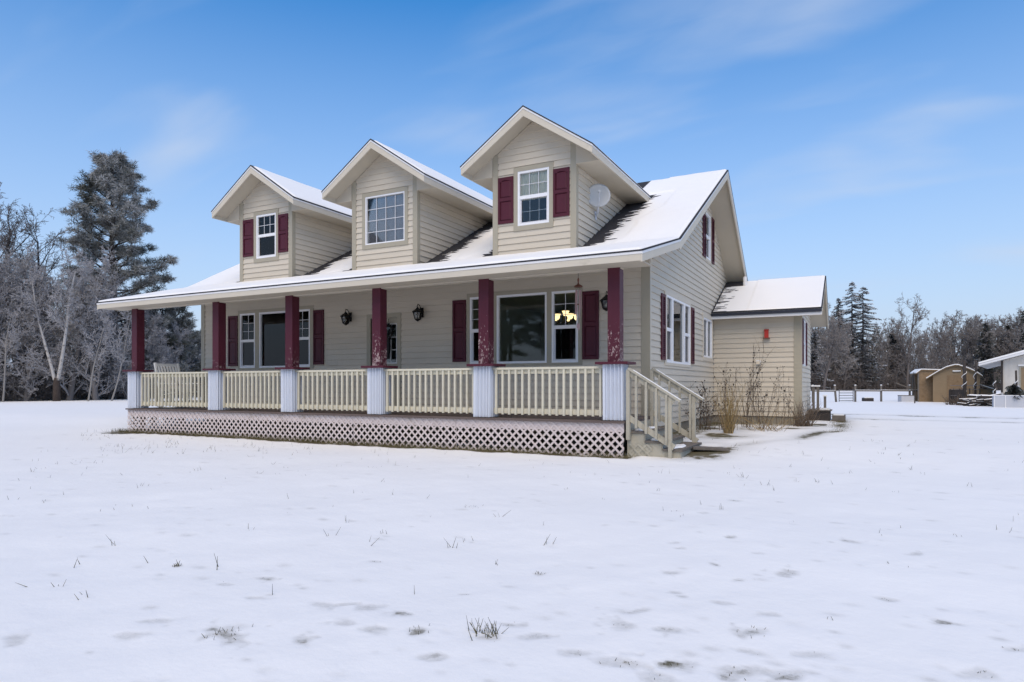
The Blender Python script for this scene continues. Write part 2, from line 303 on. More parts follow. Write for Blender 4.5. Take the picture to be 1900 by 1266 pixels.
def make_ground():
    th = np.concatenate([np.linspace(-47, 47, 590), np.linspace(47, 313, 70)[1:-1]])
    r = [0.6]
    while r[-1] < 15: r.append(r[-1]*1.0062)
    while r[-1] < 60: r.append(r[-1]*1.016)
    while r[-1] < 2600: r.append(r[-1]*1.06)
    r = np.array(r); T, Rr = np.meshgrid(np.radians(th), r)
    fx = np.sin(T)*Rr; fy = np.cos(T)*Rr
    X = CAM[0] + fx*_c - fy*_s; Y = CAM[1] + fx*_s + fy*_c
    Z = ground(X, Y)
    near = 1 - sst(14, 40, Rr)
    Z = Z + near*(.045*(vnoise(X*.7, Y*.7, 1)-.5) + .016*(vnoise(X*2.3, Y*2.3, 2)-.5) + .006*(vnoise(X*7, Y*7, 3)-.5))
    bare = np.zeros_like(Z)  # bare ground, plus the shade painted into prints and dimples
    # footprints, nearly flat: hollow shade painted through bare, along with grass showing through
    r2 = random.Random(3)
    for (u, v, s) in FEET:
        px, py = gpt(u, v); a = r2.uniform(-.5, .9); ca, sa = math.cos(a), math.sin(a); s *= 1.05
        dx = X-px; dy = Y-py; q = np.sqrt(((dx*ca+dy*sa)/s)**2 + ((-dx*sa+dy*ca)/(s*.55))**2)
        q = q*(1 + 1.1*(vnoise(X*13, Y*13, 8)-.5)+.5*(vnoise(X*31, Y*31, 18)-.5))
        Z -= .003*np.exp(-(q*1.05)**4)
        bare = np.maximum(bare, (.74 if (u, v) in DARK else .60)*np.exp(-(q/.85)**4)*r2.uniform(.7, 1.0))
    # random fainter dimples over the whole lawn, their shade painted in likewise
    for i in range(520):
        d = 2.6 + 14*r2.random()**1.3; px, py = spot(r2.uniform(-100, 2000), d); s = r2.uniform(.02, .06)*(.6+d*.07)
        if px < .8 and py > -2.6: continue
        m = (np.abs(X-px) < 4*s) & (np.abs(Y-py) < 4*s)
        if not m.any(): continue
        q = np.hypot(X[m]-px, (Y[m]-py)*1.5)/s
        Z[m] -= r2.uniform(.0005, .002)*np.exp(-q**4)
        bare[m] = np.maximum(bare[m], r2.uniform(.12, .5)*np.exp(-q**2)*(.4+vnoise(X[m]*20, Y[m]*20, 61)))
    # bare grass strip at the foot of the porch lattice
    edge = -2.30 - .20*vnoise(X*.9, X*0+2, 5) - .12*vnoise(X*5, X*0+7, 6) - .22*np.clip((-11-X)/2, 0, 1)
    b1 = sst(0, .10, Y-edge)*(1-sst(-1.9, -1.7, Y)*0)*sst(-13.5, -13.2, X)*(1-sst(.25, .5, X))*(Y < 1)
    bare = np.maximum(bare, b1*(.70+.3*vnoise(X*2, Y*2, 9)))
    Z -= .025*b1
    # sheltered ground along gable wall and addition, and the trodden path to the back
    b2 = (1-sst(.1, 1.1, X+.3*(vnoise(X*3, Y*3, 5)-.5)))*sst(-.1, .3, Y)*(X > -.2)*(Y < 7)
    b3 = (1-sst(.2, 1.5, 6.5-Y+.3*(vnoise(X*3, Y*3, 15)-.5)))*(X > -.2)*(X < 2.9)*(Y < 7)
    bare = np.maximum(bare, np.maximum(b2, b3)*(.6+.6*vnoise(X*2.3, Y*2.3, 71)))
    def line(pts, wd, amt, dep, jag=.5):
        nonlocal Z, bare
        for (a, b) in zip(pts[:-1], pts[1:]):
            ax, ay = a; bx, by = b; L2 = (bx-ax)**2+(by-ay)**2
            t = np.clip(((X-ax)*(bx-ax)+(Y-ay)*(by-ay))/L2, 0, 1); d = np.hypot(X-ax-t*(bx-ax), Y-ay-t*(by-ay))
            k = np.exp(-(d/wd)**2)*np.clip(vnoise(X*1.1, Y*1.1, 21)*2-jag, 0, 1)
            bare = np.maximum(bare, amt*k); Z = Z - dep*k
    line([gpt(1300,838,.1), gpt(1400,822,.12), gpt(1480,815,.15), gpt(1545,795,.155)], .24, .85, .02)
    line([gpt(1545,800,.155), gpt(1565,783,.155), gpt(1550,770,.155)], .30, .80, .03, .35)
    line([gpt(1265,843,.08), gpt(1300,830,.1), gpt(1345,832,.1)], .38, .85, .015, .45)
    line([gpt(1520,767,.155), gpt(1640,769.5,.155), gpt(1745,773,.155), gpt(1860,776,.155), gpt(2000,780,.155)], .42, 1.15, .05, .1)
    line([gpt(1540,775,.155), gpt(1700,779,.155), gpt(1900,784,.155)], .3, .8, .04, .4)
    sq = np.clip(1-np.hypot((X-1.15)/1.1, (Y+1.1)/1.5), 0, 1); bare = np.maximum(bare, .95*sst(0, .6, sq)*np.clip(vnoise(X*2.6, Y*2.6, 81)*1.5-.15, 0, 1))
    sq = np.clip(1-np.hypot((X-.8)/1.3, (Y-2.2)/3.2), 0, 1); bare = np.maximum(bare, .9*sst(0, .6, sq)*np.clip(vnoise(X*2.2, Y*2.2, 82)*1.6-.25, 0, 1))
    sq = np.clip(1-np.hypot((X-2.2)/1.7, (Y-5.2)/1.8), 0, 1); bare = np.maximum(bare, .95*sst(0, .6, sq)*np.clip(vnoise(X*2.8, Y*2.8, 83)*1.6-.35, 0, 1))
    V = np.stack([X, Y, Z], -1).reshape(-1, 3); nr, na = X.shape
    i = np.arange(nr-1)[:, None]*na; j = np.arange(na)[None, :]; j2 = (j+1) % na
    F = np.stack([i+j, i+j2, i+na+j2, i+na+j], -1).reshape(-1, 4)
    V = np.vstack([V, [[CAM[0], CAM[1], 0.0]]])
    o = np_mesh('ground', V, F[:, ::-1], M['field'], attrs={'bare': np.append(bare.ravel(), 0)}, smooth=True)
    o['kind'] = 'structure'
make_ground()

# ------------------------------------------------------------------ wall / siding tools
def clip(poly, axis, val, keep_less):
    out = []
    for i in range(len(poly)):
        a, b = poly[i], poly[(i+1) % len(poly)]; da = (a[axis]-val)*(1 if keep_less else -1); db = (b[axis]-val)*(1 if keep_less else -1)
        if da <= 1e-9: out.append(a)
        if (da < -1e-9 and db > 1e-9) or (da > 1e-9 and db < -1e-9):
            t = da/(da-db); out.append((a[0]+(b[0]-a[0])*t, a[1]+(b[1]-a[1])*t))
    return out
def area(p): return abs(sum(p[i][0]*p[(i+1) % len(p)][1]-p[(i+1) % len(p)][0]*p[i][1] for i in range(len(p))))/2 if len(p) > 2 else 0
def subtract(polys, holes):
    for (s0, s1, z0, z1) in holes:
        out = []
        for p in polys:
            out.append(clip(p, 0, s0, True)); out.append(clip(p, 0, s1, False))
            m = clip(clip(p, 0, s0, False), 0, s1, True) if area(p) else []
            if len(m) > 2: out.append(clip(m, 1, z0, True)); out.append(clip(m, 1, z1, False))
        polys = [p for p in out if len(p) > 2 and area(p) > 2e-4]
    return polys
class Plane:
    def __init__(s, O, U, Nn): s.O = Vector(O); s.U = Vector(U); s.N = Vector(Nn)
    def p(s, a, z, n): return tuple(s.O + s.U*a + Vector((0,0,z)) + s.N*n)
    def box(s, mb, a0, a1, z0, z1, n0, n1):
        return mb.loft([s.p(a0,z0,n0), s.p(a1,z0,n0), s.p(a1,z1,n0), s.p(a0,z1,n0)], [s.p(a0,z0,n1), s.p(a1,z0,n1), s.p(a1,z1,n1), s.p(a0,z1,n1)])
EXPO = .133
def walls(pl, poly, holes, name, parent, boards=True, z0=None, thick=.12, lim=None, holes_s=None):
    mb = MB()
    for p in subtract([poly], holes): mb.loft([pl.p(a,z,-thick) for a,z in p], [pl.p(a,z,0) for a,z in p])
    wl = mb.build(name, M['siding'], parent)
    zb = min(z for a,z in poly) if z0 is None else z0; zt = max(z for a,z in poly); k = 0; joined = MB()
    while zb + k*EXPO < zt - .01:
        za = zb + k*EXPO; zc = min(za+EXPO, zt); k += 1
        band = clip(clip(poly, 1, za+.006, False), 1, zc, True)
        if area(band) < 3e-3: continue
        for p in subtract([band], [h for h in (holes_s or holes) if h[2] < zc-.002 and h[3] > za+.002]):
            f = [pl.p(a, z,   .024 - .021*(z-za)/EXPO) for a,z in p]; b = [pl.p(a, z, -.001) for a,z in p]
            if boards: MB().loft(b, f).build('siding_board', M['siding'], wl)
            else: joined.loft(b, f)
    if not boards: joined.build('siding', M['siding'], wl, kind='stuff')
    return wl

def window(pl, s0, s1, z0, z1, parent, kind='hung', cols=2, rows=3, frame=.045, lower_muntin=True, low='screen', muntin=.012, meet=None):
    mb = MB(); pl.box(mb, s0, s1, z0, z0+frame, -.06, .022); pl.box(mb, s0, s1, z1-frame, z1, -.06, .022)
    pl.box(mb, s0, s0+frame, z0+frame, z1-frame, -.06, .022); pl.box(mb, s1-frame, s1, z0+frame, z1-frame, -.06, .022)
    wn = mb.build('window', M['vinyl'], parent); a0, a1, b0, b1 = s0+frame, s1-frame, z0+frame, z1-frame
    def grid(zl, zh, c, r, n0, n1):
        g = MB()
        for i in range(1, c): a = a0+(a1-a0)*i/c; pl.box(g, a-muntin/2, a+muntin/2, zl, zh, n0, n1)
        for j in range(1, r): z = zl+(zh-zl)*j/r; pl.box(g, a0, a1, z-muntin/2, z+muntin/2, n0+.001, n1-.001)
        if g.v: g.build('muntin_grid', M['muntin'], wn)
    if kind == 'hung':
        zm = meet or (b0+b1)/2; g = MB(); pl.box(g, a0, a1, zm-.035, zm+.035, -.03, .012); g.build('meeting_rail', M['vinyl'], wn)
        g = MB(); pl.box(g, a0, a1, zm+.035, b1, -.024, -.020); g.build('pane', M['glass'], wn)
        g = MB(); pl.box(g, a0, a1, b0, zm-.035, -.034, -.030); g.build('pane', M[low], wn)
        if cols > 1 or rows > 1:
            grid(zm+.035, b1, cols, rows, -.019, -.012)
            if lower_muntin: grid(b0, zm-.035, cols, rows, -.046, -.037)
        g = MB(); e = .028; pl.box(g, a0, a0+e, b0, zm-.036, -.029, -.005); pl.box(g, a1-e, a1, b0, zm-.036, -.029, -.005); pl.box(g, a0+e, a1-e, b0, b0+e, -.029, -.005); g.build('sash_frame', M['muntin'], wn)
    else:
        g = MB(); pl.box(g, a0, a1, b0, b1, -.034, -.028); g.build('pane', M['glass'], wn)
        if cols > 1: grid(b0, b1, cols, rows, -.027, -.019)
    return wn
def trim(pl, s0, s1, z0, z1, t, parent, inner=None, mat='trim', proud=.03):
    i0, i1, j0, j1 = inner; mb = MB()
    pl.box(mb, s0, s1, z0, j0, 0, proud); pl.box(mb, s0, s1, j1, z1, 0, proud); pl.box(mb, s0, i0, j0, j1, 0, proud); pl.box(mb, i1, s1, j0, j1, 0, proud)
    return mb.build('window_trim', M[mat], parent)
def shutter(pl, s0, s1, z0, z1, parent, louver=False, split=.5, arch=False):
    mb = MB(); st = .045; n0, n1 = .018, .048
    pl.box(mb, s0+.01, s1-.01, z0+.01, z1-.01, .012, .026)
    pl.box(mb, s0, s0+st, z0, z1, n0, n1); pl.box(mb, s1-st, s1, z0, z1, n0, n1)
    zm = z0+(z1-z0)*split; R_ = .06
    for (a, b) in ((z0, z0+R_), (zm-R_*.6, zm+R_*.6), (z1-R_, z1)): pl.box(mb, s0+st, s1-st, a, b, n0, n1-.001)
    if arch:
        for i in range(6):
            a0 = s0+st+(s1-s0-2*st)*i/6; a1 = s0+st+(s1-s0-2*st)*(i+1)/6; mid = abs((i+.5)/6-.5)*2
            pl.box(mb, a0, a1, z1-R_-.045*mid**2, z1-R_, n0, n1-.002)
    sh = mb.build('shutter', M['shutter'], parent)
    for (a, b) in ((z0+R_, zm-R_*.6), (zm+R_*.6, z1-R_)):
        if louver:
            g = MB(); z = a+.02
            while z < b-.02:
                g.loft([pl.p(s0+st,z,.026), pl.p(s1-st,z,.026), pl.p(s1-st,z+.006,.026), pl.p(s0+st,z+.006,.026)], [pl.p(s0+st,z-.022,.046), pl.p(s1-st,z-.022,.046), pl.p(s1-st,z-.016,.046), pl.p(s0+st,z-.016,.046)]); z += .042
            g.build('louvers', M['shutter'], sh)
        else:
            g = MB(); k = .03; q0, q1 = s0+st+.008, s1-st-.008
            g.loft([pl.p(q0,a+.008,.026), pl.p(q1,a+.008,.026), pl.p(q1,b-.008,.026), pl.p(q0,b-.008,.026)], [pl.p(q0+k,a+k,.041), pl.p(q1-k,a+k,.041), pl.p(q1-k,b-k,.041), pl.p(q0+k,b-k,.041)]); g.build('panel', M['shutter'], sh)
    return sh
def folds(pl, s0, s1, z0, z1, n, mat, parent, amp=.02, waves=9):
    k = waves*6; f = []; g = MB(); top = []; 
    for i in range(k+1):
        a = s0+(s1-s0)*i/k; d = n+amp*math.sin(2*math.pi*waves*i/k+.7*math.sin(i*.31)); top.append((a, d))
    for i in range(k):
        (a, d), (b, e) = top[i], top[i+1]; g.add([pl.p(a,z0,d), pl.p(b,z0,e), pl.p(b,z1,e), pl.p(a,z1,d)], [(0,1,2,3)])
    o = g.build('curtain', mat, parent, smooth=True); return o

# ------------------------------------------------------------------ house
house = thing('house', 'cream clapboard farmhouse with three gabled dormers, burgundy shutters and full front porch', 'house')
XL, XR = -12.88, 0.0; FLO = .34; YB = 10.5
YR, ZR = 5.26, 6.78; YK, ZK = 0.0, 3.97; YE, ZE = -2.5, 3.30
def roof_z(y):
    y = np.asarray(y, float)
    return np.where(y < YK, ZE+(y-YE)*(ZK-ZE)/(YK-YE), np.where(y < YR, ZK+(y-YK)*(ZR-ZK)/(YR-YK), ZR-(y-YR)*.678))
F = Plane((0,0,0), (1,0,0), (0,-1,0))       # front wall, a = X
G = Plane((0,0,0), (0,1,0), (1,0,0))        # gable wall at X=0, a = Y
GL = Plane((XL,0,0), (0,1,0), (-1,0,0))
BK = Plane((0,YB,0), (1,0,0), (0,1,0))
wR = (-4.104, -1.375, 1.595, 3.205); wL = (-11.40, -8.66, 1.595, 3.205); dr = (-6.93, -5.913, .60, 2.885)
hF = [(wR[0]+.02, wR[1]-.02, wR[2]+.02, wR[3]-.02), (wL[0]+.02, wL[1]-.02, wL[2]+.02, wL[3]-.02), (dr[0]+.02, dr[1]-.02, dr[2]-.3, dr[3]-.02)]
walls(F, [(XL,FLO),(XR,FLO),(XR,3.86),(XL,3.86)], hF, 'wall', house)
gw = (1.112, 3.53, 1.60, 3.175); gs = (4.96, 6.33, 1.83, 3.08); gu = (5.30, 6.07, 4.50, 5.86)
def gpoly(y1=YB): return [(0,FLO),(y1,FLO),(y1,float(roof_z(y1))-.15),(YR,ZR-.15),(0,ZK-.15)]
hG = [tuple((q[0]+.02, q[1]-.02, q[2]+.02, q[3]-.02)) for q in (gw, gs, gu)]
ell_cover = (6.52, YB, FLO-.1, 3.2)
walls(G, gpoly(), hG, 'wall', house, holes_s=hG+[ell_cover])
lw = (2.25, 3.75, 1.65, 3.10)
walls(GL, gpoly(), [lw], 'wall', house, boards=False)
walls(BK, [(XL,FLO),(XR,FLO),(XR,3.1),(XL,3.1)], [], 'wall', house, boards=False)
mb = MB(); mb.box(XL+.02, XR-.02, .02, .3, -.3, FLO); mb.box(-.3, -.02, .3, YB-.02, -.3, FLO-.001); mb.box(XL+.02, XL+.3, .3, YB-.02, -.3, FLO-.001); mb.box(XL+.3, XR-.3, YB-.3, YB-.02, -.3, FLO-.002)
mb.build('foundation', M['conc'], house)
# corner boards, frieze
for (x0, x1, y0, y1, z1) in ((-.147, .028, -.028, -.003, 3.50), (.003, .028, -.003, .075, 3.86), (XL-.028, XL+.12, -.028, -.003, 3.50), (XL-.028, XL-.003, -.003, .1, 3.86)):
    MB().box(x0, x1, y0, y1, FLO, z1).build('corner_board', M['trim' if y1 < 0 else 'siding'], house)
MB().box(XL-.02, .02, -.032, -.002, 3.502, 3.84).build('frieze_board', M['fascia'], house)
# first floor inside
mb = MB(); x0, x1, y0, y1 = XL+.13, XR-.13, .13, YB-.13
mb.box(x0, x1, y0, y1, .62, .66); mb.box(x0, x1, y0, y1, 3.42, 3.47)
mb.box(-7.75, -7.65, y0+.01, 6.0, .665, 3.415); mb.box(-5.2, -5.1, y0+.01, 6.0, .665, 3.415); mb.box(x0+.01, x1-.01, 6.0, 6.1, .665, 3.415)
mb.build('interior', M['room'], house)
# windows
for (q, a, b, c_) in ((wR, (-4.03,-3.44), (-3.354,-2.158), (-2.051,-1.457)), (wL, (-11.339,-10.748), (-10.60,-9.42), (-9.36,-8.771))):
    mb = MB(); z0, z1 = 1.645, 3.12
    F.box(mb, q[0], q[1], q[2], z0, 0, .03); F.box(mb, q[0], q[1], z1, q[3], 0, .03); F.box(mb, q[0], a[0], z0, z1, 0, .03); F.box(mb, c_[1], q[1], z0, z1, 0, .03)
    F.box(mb, a[1], b[0], z0, z1, -.1, .03); F.box(mb, b[1], c_[0], z0, z1, -.1, .03)
    mb.build('window_trim', M['trim'], house)
    window(F, a[0], a[1], z0, z1, house, meet=2.38); window(F, c_[0], c_[1], z0, z1, house, meet=2.38); window(F, b[0], b[1], z0, z1, house, kind='fixed', cols=1, rows=1)
for s in ((-4.471,-4.125), (-1.362,-1.014), (-11.783,-11.42), (-8.645,-8.30)): shutter(F, s[0], s[1], 1.70, 3.075, house, split=.52)
# gable windows
mb = MB(); z0, z1 = 1.66, 3.09
G.box(mb, gw[0], gw[1], gw[2], z0, 0, .03); G.box(mb, gw[0], gw[1], z1, gw[3], 0, .03); G.box(mb, gw[0], 1.25, z0, z1, 0, .03); G.box(mb, 3.50, gw[1], z0, z1, 0, .03)
mb.build('window_trim', M['siding'], house)
window(G, 1.25, 1.80, z0, z1, house, cols=1, rows=1, meet=2.37); window(G, 1.805, 2.92, z0, z1, house, kind='fixed', cols=1, rows=1); window(G, 2.925, 3.50, z0, z1, house, cols=1, rows=1, meet=2.37)
folds(G, 1.9, 2.95, 1.7, 3.1, -.10, M['curtain'], house, .015, 7)
shutter(G, .80, 1.10, 1.70, 3.06, house, louver=True); shutter(G, 3.545, 3.86, 1.70, 3.06, house, louver=True)
trim(G, *gs, 0, house, inner=(5.08, 6.22, 1.92, 2.96), mat='siding')
wn = window(G, 5.08, 6.22, 1.92, 2.96, house, kind='fixed', cols=1, rows=1)
g = MB(); G.box(g, 5.62, 5.67, 1.965, 2.915, -.03, .015); g.build('meeting_stile', M['vinyl'], wn)
folds(G, 5.66, 6.2, 1.95, 2.95, -.10, M['curtain'], house, .012, 5)
trim(G, *gu, 0, house, inner=(5.37, 6.0, 4.57, 5.79), mat='siding'); window(G, 5.37, 6.0, 4.57, 5.79, house, cols=1, rows=1, low='glass')
folds(G, 5.38, 5.99, 4.6, 5.78, -.10, M['curtain'], house, .012, 5)
shutter(G, 4.95, 5.285, 4.55, 5.66, house, louver=True); shutter(G, 6.085, 6.44, 4.55, 5.80, house, louver=True)
# left wall window with blinds, seen through the front room
wn = window(GL, lw[0], lw[1], lw[2], lw[3], house, kind='fixed', cols=1, rows=1)
g = MB(); z = lw[2]+.06
while z < lw[3]-.06:
    q0, q1 = lw[0]+.06, lw[1]-.06; g.add([GL.p(q0,z,-.156), GL.p(q1,z,-.156), GL.p(q1,z-.027,-.141), GL.p(q0,z-.027,-.141)], [(0,1,2,3)]); z += .04
g.build('blind', M['blind'], wn)
# front door
mb = MB(); F.box(mb, dr[0], dr[0]+.11, dr[2], dr[3]-.11, 0, .03); F.box(mb, dr[1]-.11, dr[1], dr[2], dr[3]-.11, 0, .03); F.box(mb, dr[0], dr[1], dr[3]-.11, dr[3], 0, .03)
mb.build('door_trim', M['trim'], house)
a0, a1, zd0, zd1 = dr[0]+.11, dr[1]-.11, .62, dr[3]-.11
mb = MB()
for p in subtract([[(a0,zd0),(a1,zd0),(a1,zd1),(a0,zd1)]], [(-6.60,-6.08,1.72,2.62)]): mb.loft([F.p(a,z,-.07) for a,z in p], [F.p(a,z,-.03) for a,z in p])
door = mb.build('door', M['trim'], house)
mb = MB(); F.box(mb, -6.60, -6.08, 1.72, 2.62, -.055, -.05); mb.build('pane', M['glass'], door)
mb = MB()
for i in (1, 2): F.box(mb, -6.60+.52*i/3-.01, -6.60+.52*i/3+.01, 1.72, 2.62, -.049, -.04); F.box(mb, -6.60, -6.08, 1.72+.9*i/3-.01, 1.72+.9*i/3+.01, -.048, -.041)
mb.build('muntin_grid', M['white'], door)
mb = MB(); F.box(mb, -6.63, -6.60, 1.69, 2.65, -.03, -.015); F.box(mb, -6.08, -6.05, 1.69, 2.65, -.03, -.015); F.box(mb, -6.60, -6.08, 1.69, 1.72, -.03, -.015); F.box(mb, -6.60, -6.08, 2.62, 2.65, -.03, -.015); mb.build('glass_frame', M['white'], door)
mb = MB(); mb.ball((-6.02,.0,1.56), .032, 8); mb.path([(-6.02,.035,1.56),(-6.02,0,1.56)], .012); mb.build('handle', M['iron'], door, smooth=True)

# ---- roofs
RX0, RX1 = -13.62, .60
def slab(mb, pts, t): mb.prism([tuple(p) for p in pts], (0,0,-t)); return mb
mb = MB(); sx0, sx1 = RX0+.03, RX1-.03
for (ya, yb) in ((YE+.03, YK), (YK, YR), (YR, 11.1)):
    za, zb = float(roof_z(ya+1e-6)), float(roof_z(yb-1e-6)); slab(mb, [(sx0,ya,za-.028),(sx1,ya,za-.028),(sx1,yb,zb-.028),(sx0,yb,zb-.028)], .11)
roof = mb.build('roof', M['soffit'], house)
mb = MB()
for (ya, yb) in ((YE-.015, YK), (YK, YR), (YR, 11.13)):
    za, zb = float(roof_z(ya+1e-6)), float(roof_z(yb-1e-6)); slab(mb, [(RX0-.012,ya,za),(RX1+.012,ya,za),(RX1+.012,yb,zb),(RX0-.012,yb,zb)], .026)
mb.build('shingles', M['shingle'], roof)
MB().box(RX0+.031, RX1-.031, YE-.002, YE+.028, 3.125, ZE-.068).build('fascia', M['fascia'], roof)
MB().box(RX0-.005, RX1+.005, YE-.010, YE+.02, ZE-.068, ZE-.028).build('drip_edge', M['drip'], roof)
MB().box(RX0+.03, RX1-.03, YE+.028, -1.86, 3.135, 3.15).build('soffit', M['soffit'], roof)
for X_, sg in ((RX1, 1), (RX0, -1)):
    for (ya, yb, dp) in ((YE-.002, YK, .165), (YK, YR, .20), (YR, 11.1, .20)):
        za, zb = float(roof_z(ya+1e-6))-.028, float(roof_z(yb-1e-6))-.028
        MB().prism([(X_-.03*sg,ya,za-.04),(X_-.03*sg,yb,zb-.04),(X_-.03*sg,yb,zb-dp),(X_-.03*sg,ya,za-dp)], (.03*sg,0,0)).build('rake_board', M['fascia'], roof)
        MB().prism([(X_-.02*sg,ya,za),(X_-.02*sg,yb,zb),(X_-.02*sg,yb,zb-.04),(X_-.02*sg,ya,za-.04)], (.026*sg,0,0)).build('drip_edge', M['drip'], roof)

# ---- dormers
DXL, DW, DP, DY = -11.02, 1.854, 3.868, -.24
dorm = [DXL+i*DP for i in range(3)]
DZE, DHW, DYF = 5.787, 1.465, -.73
def dbase(y): return float(roof_z(y))-.05
dwin = [('hung', -10.431, -9.712), ('fixed', -6.776, -5.626), ('hung', -2.719, -1.997)]
for i, xl in enumerate(dorm):
    xr = xl+DW; xc = xl+DW/2; FP = Plane((0,DY,0), (1,0,0), (0,-1,0)); kd, w0, w1 = dwin[i]
    zb = dbase(DY); topz = lambda x: ZR-(abs(x-xc))*(ZR-DZE)/DHW-.13
    z0, z1 = 4.50, 5.635; t0, t1, tz0, tz1 = w0-.092, w1+.092, 4.40, 5.728
    poly = [(xl,zb),(xr,zb),(xr,topz(xr)),(xc,topz(xc)),(xl,topz(xl))]
    walls(FP, poly, [(t0+.015, t1-.015, tz0+.015, tz1-.015)], 'dormer_wall', house, z0=zb+.02)
    for sgn, xs in ((1, xr), (-1, xl)):
        SP = Plane((xs,0,0), (0,1,0), (sgn,0,0)); zt = topz(xr)+.02; yb = (zt-ZK)/((ZR-ZK)/YR)
        pol = [(DY+.001,zb),(YK,float(roof_z(YK))-.05),(yb,zt-.05),(yb,zt),(DY+.001,zt)]
        walls(SP, pol, [], 'dormer_wall', house, boards=(sgn > 0), z0=zb+.02)
        a = .10
        MB().box(xs-.097 if sgn > 0 else xs-.028, xs+.028 if sgn > 0 else xs+.097, DY-.028, DY-.002, zb, topz(xs-.05*sgn)).build('corner_board', M['trim'], house)
        MB().box(xs+.003 if sgn > 0 else xs-.028, xs+.028 if sgn > 0 else xs-.003, DY-.002, DY+.085, zb, zt).build('corner_board', M['trim'], house)
    trim(FP, t0, t1, tz0, tz1, 0, house, inner=(w0, w1, z0, z1))
    if kd == 'hung':
        window(FP, w0, w1, z0, z1, house, cols=3, rows=2, meet=5.09, low='glass')
        folds(FP, w0+.02, w1-.02, 5.04 if i else 5.10, z1, -.06, M['curtain'], house, .015, 6)
        if i == 0: MB().box(w0+.05, w1-.05, DY+.046, DY+.05, 5.13, 5.33).build('shade', pmat('olive_shade', (.55,.52,.27), .9), house)
        shutter(FP, xl+.108, t0-.004, 4.585, 5.56, house, split=.52, arch=True); shutter(FP, t1+.004, xr-.118, 4.585, 5.56, house, split=.52, arch=True)
    else:
        window(FP, w0, w1, z0, z1, house, kind='fixed', cols=4, rows=4, frame=.03, muntin=.014)
        folds(FP, w0+.03, w1-.03, z0+.02, z1-.02, -.065, M['mauve'], house, .006, 3)
    mb = MB(); yE = (DZE-ZK)/((ZR-ZK)/YR); yV = YR
    for sgn in (1, -1):
        slab(mb, [(xc,DYF+.03,ZR-.028),(xc+sgn*(DHW-.03),DYF+.03,DZE-.008),(xc+sgn*(DHW-.03),yE,DZE-.008),(xc,yV,ZR-.028)], .09)
    droof = mb.build('dormer_roof', M['soffit'], house); mb = MB()
    for sgn in (1, -1): slab(mb, [(xc,DYF-.014,ZR),(xc+sgn*(DHW+.014),DYF-.014,DZE-.009),(xc+sgn*(DHW+.014),yE-.02,DZE-.009),(xc,yV,ZR)], .026)
    mb.build('shingles', M['shingle'], droof)
    for sgn in (1, -1):
        xe = xc+sgn*DHW; sl = (ZR-DZE)/DHW
        MB().prism([(xc,DYF,ZR-.066),(xe,DYF,DZE-.066),(xe,DYF,DZE-.19),(xc,DYF,ZR-.19-.02)], (0,.03,0)).build('rake_board', M['fascia'], droof)
        MB().prism([(xc,DYF-.008,ZR-.027),(xe+.008*sgn,DYF-.008,DZE-.027-.004),(xe+.008*sgn,DYF-.008,DZE-.066),(xc,DYF-.008,ZR-.066)], (0,.034,0)).build('drip_edge', M['drip'], droof)
        MB().box(*sorted((xe-.03*sgn, xe)), DYF+.031, yE+.1, DZE-.19, DZE-.066).build('fascia', M['fascia'], droof)
        MB().box(*sorted((xe-.02*sgn, xe+.008*sgn)), DYF+.031, yE+.02, DZE-.066, DZE-.03).build('drip_edge', M['drip'], droof)
        xw_ = xc+sgn*(DW/2+.029); zs = DZE-.175
        MB().box(*sorted((xe-.031*sgn, xw_)), DY-.02, yE+.2, zs-.015, zs).build('soffit', M['soffit'], droof)
        zu = lambda x: ZR-abs(x-xc)*sl-.119
        MB().prism([(xw_,DY-.05,zs-.016),(xe-.031*sgn,DY-.05,zs-.016),(xe-.031*sgn,DY-.05,max(zu(xe-.031*sgn), zs-.010)),(xw_,DY-.05,zu(xw_))], (0,.029,0)).build('eave_return', M['soffit'], droof)

# ---- addition (ell) on the gable side
EX, EY0, EY1 = 2.26, 6.5, 10.5; ERY, ERZ = 8.5, 4.335; EEY, EEZ = 6.1, 3.18; EOV = 2.78
EF = Plane((0,EY0,0), (1,0,0), (0,-1,0)); EG = Plane((EX,0,0), (0,1,0), (1,0,0))
walls(EF, [(.02,FLO),(EX,FLO),(EX,3.22),(.02,3.22)], [], 'wall', house)
est = (6.90, 8.0, 1.72, 2.98)
walls(EG, [(EY0,FLO),(EY1,FLO),(EY1,3.2),(ERY,ERZ-.13),(EY0,3.25)], [est], 'wall', house, boards=False)
window(EG, 6.90, 8.0, 1.72, 2.98, house, cols=1, rows=1); shutter(EG, 6.58, 6.88, 1.74, 2.96, house, louver=True); shutter(EG, 8.02, 8.34, 1.74, 2.96, house, louver=True)
MB().box(EX-.17, EX+.028, EY0-.028, EY0-.002, FLO, 3.2).build('corner_board', M['trim'], house); MB().box(EX+.003, EX+.028, EY0-.002, EY0+.09, FLO, 3.2).build('corner_board', M['siding'], house)
MB().box(-.02, EX-.02, EY0+.02, EY1-.02, -.3, FLO-.003).build('foundation', M['conc'], house)
sl = (ERZ-EEZ)/(ERY-EEY); mb = MB()
slab(mb, [(.02,EEY+.03,EEZ-.028+.03*sl),(EOV-.03,EEY+.03,EEZ-.028+.03*sl),(EOV-.03,ERY,ERZ-.028),(.02,ERY,ERZ-.028)], .10); slab(mb, [(.02,ERY,ERZ-.028),(EOV-.03,ERY,ERZ-.028),(EOV-.03,10.9,EEZ-.028),(.02,10.9,EEZ-.028)], .10)
er = mb.build('roof', M['soffit'], house); mb = MB()
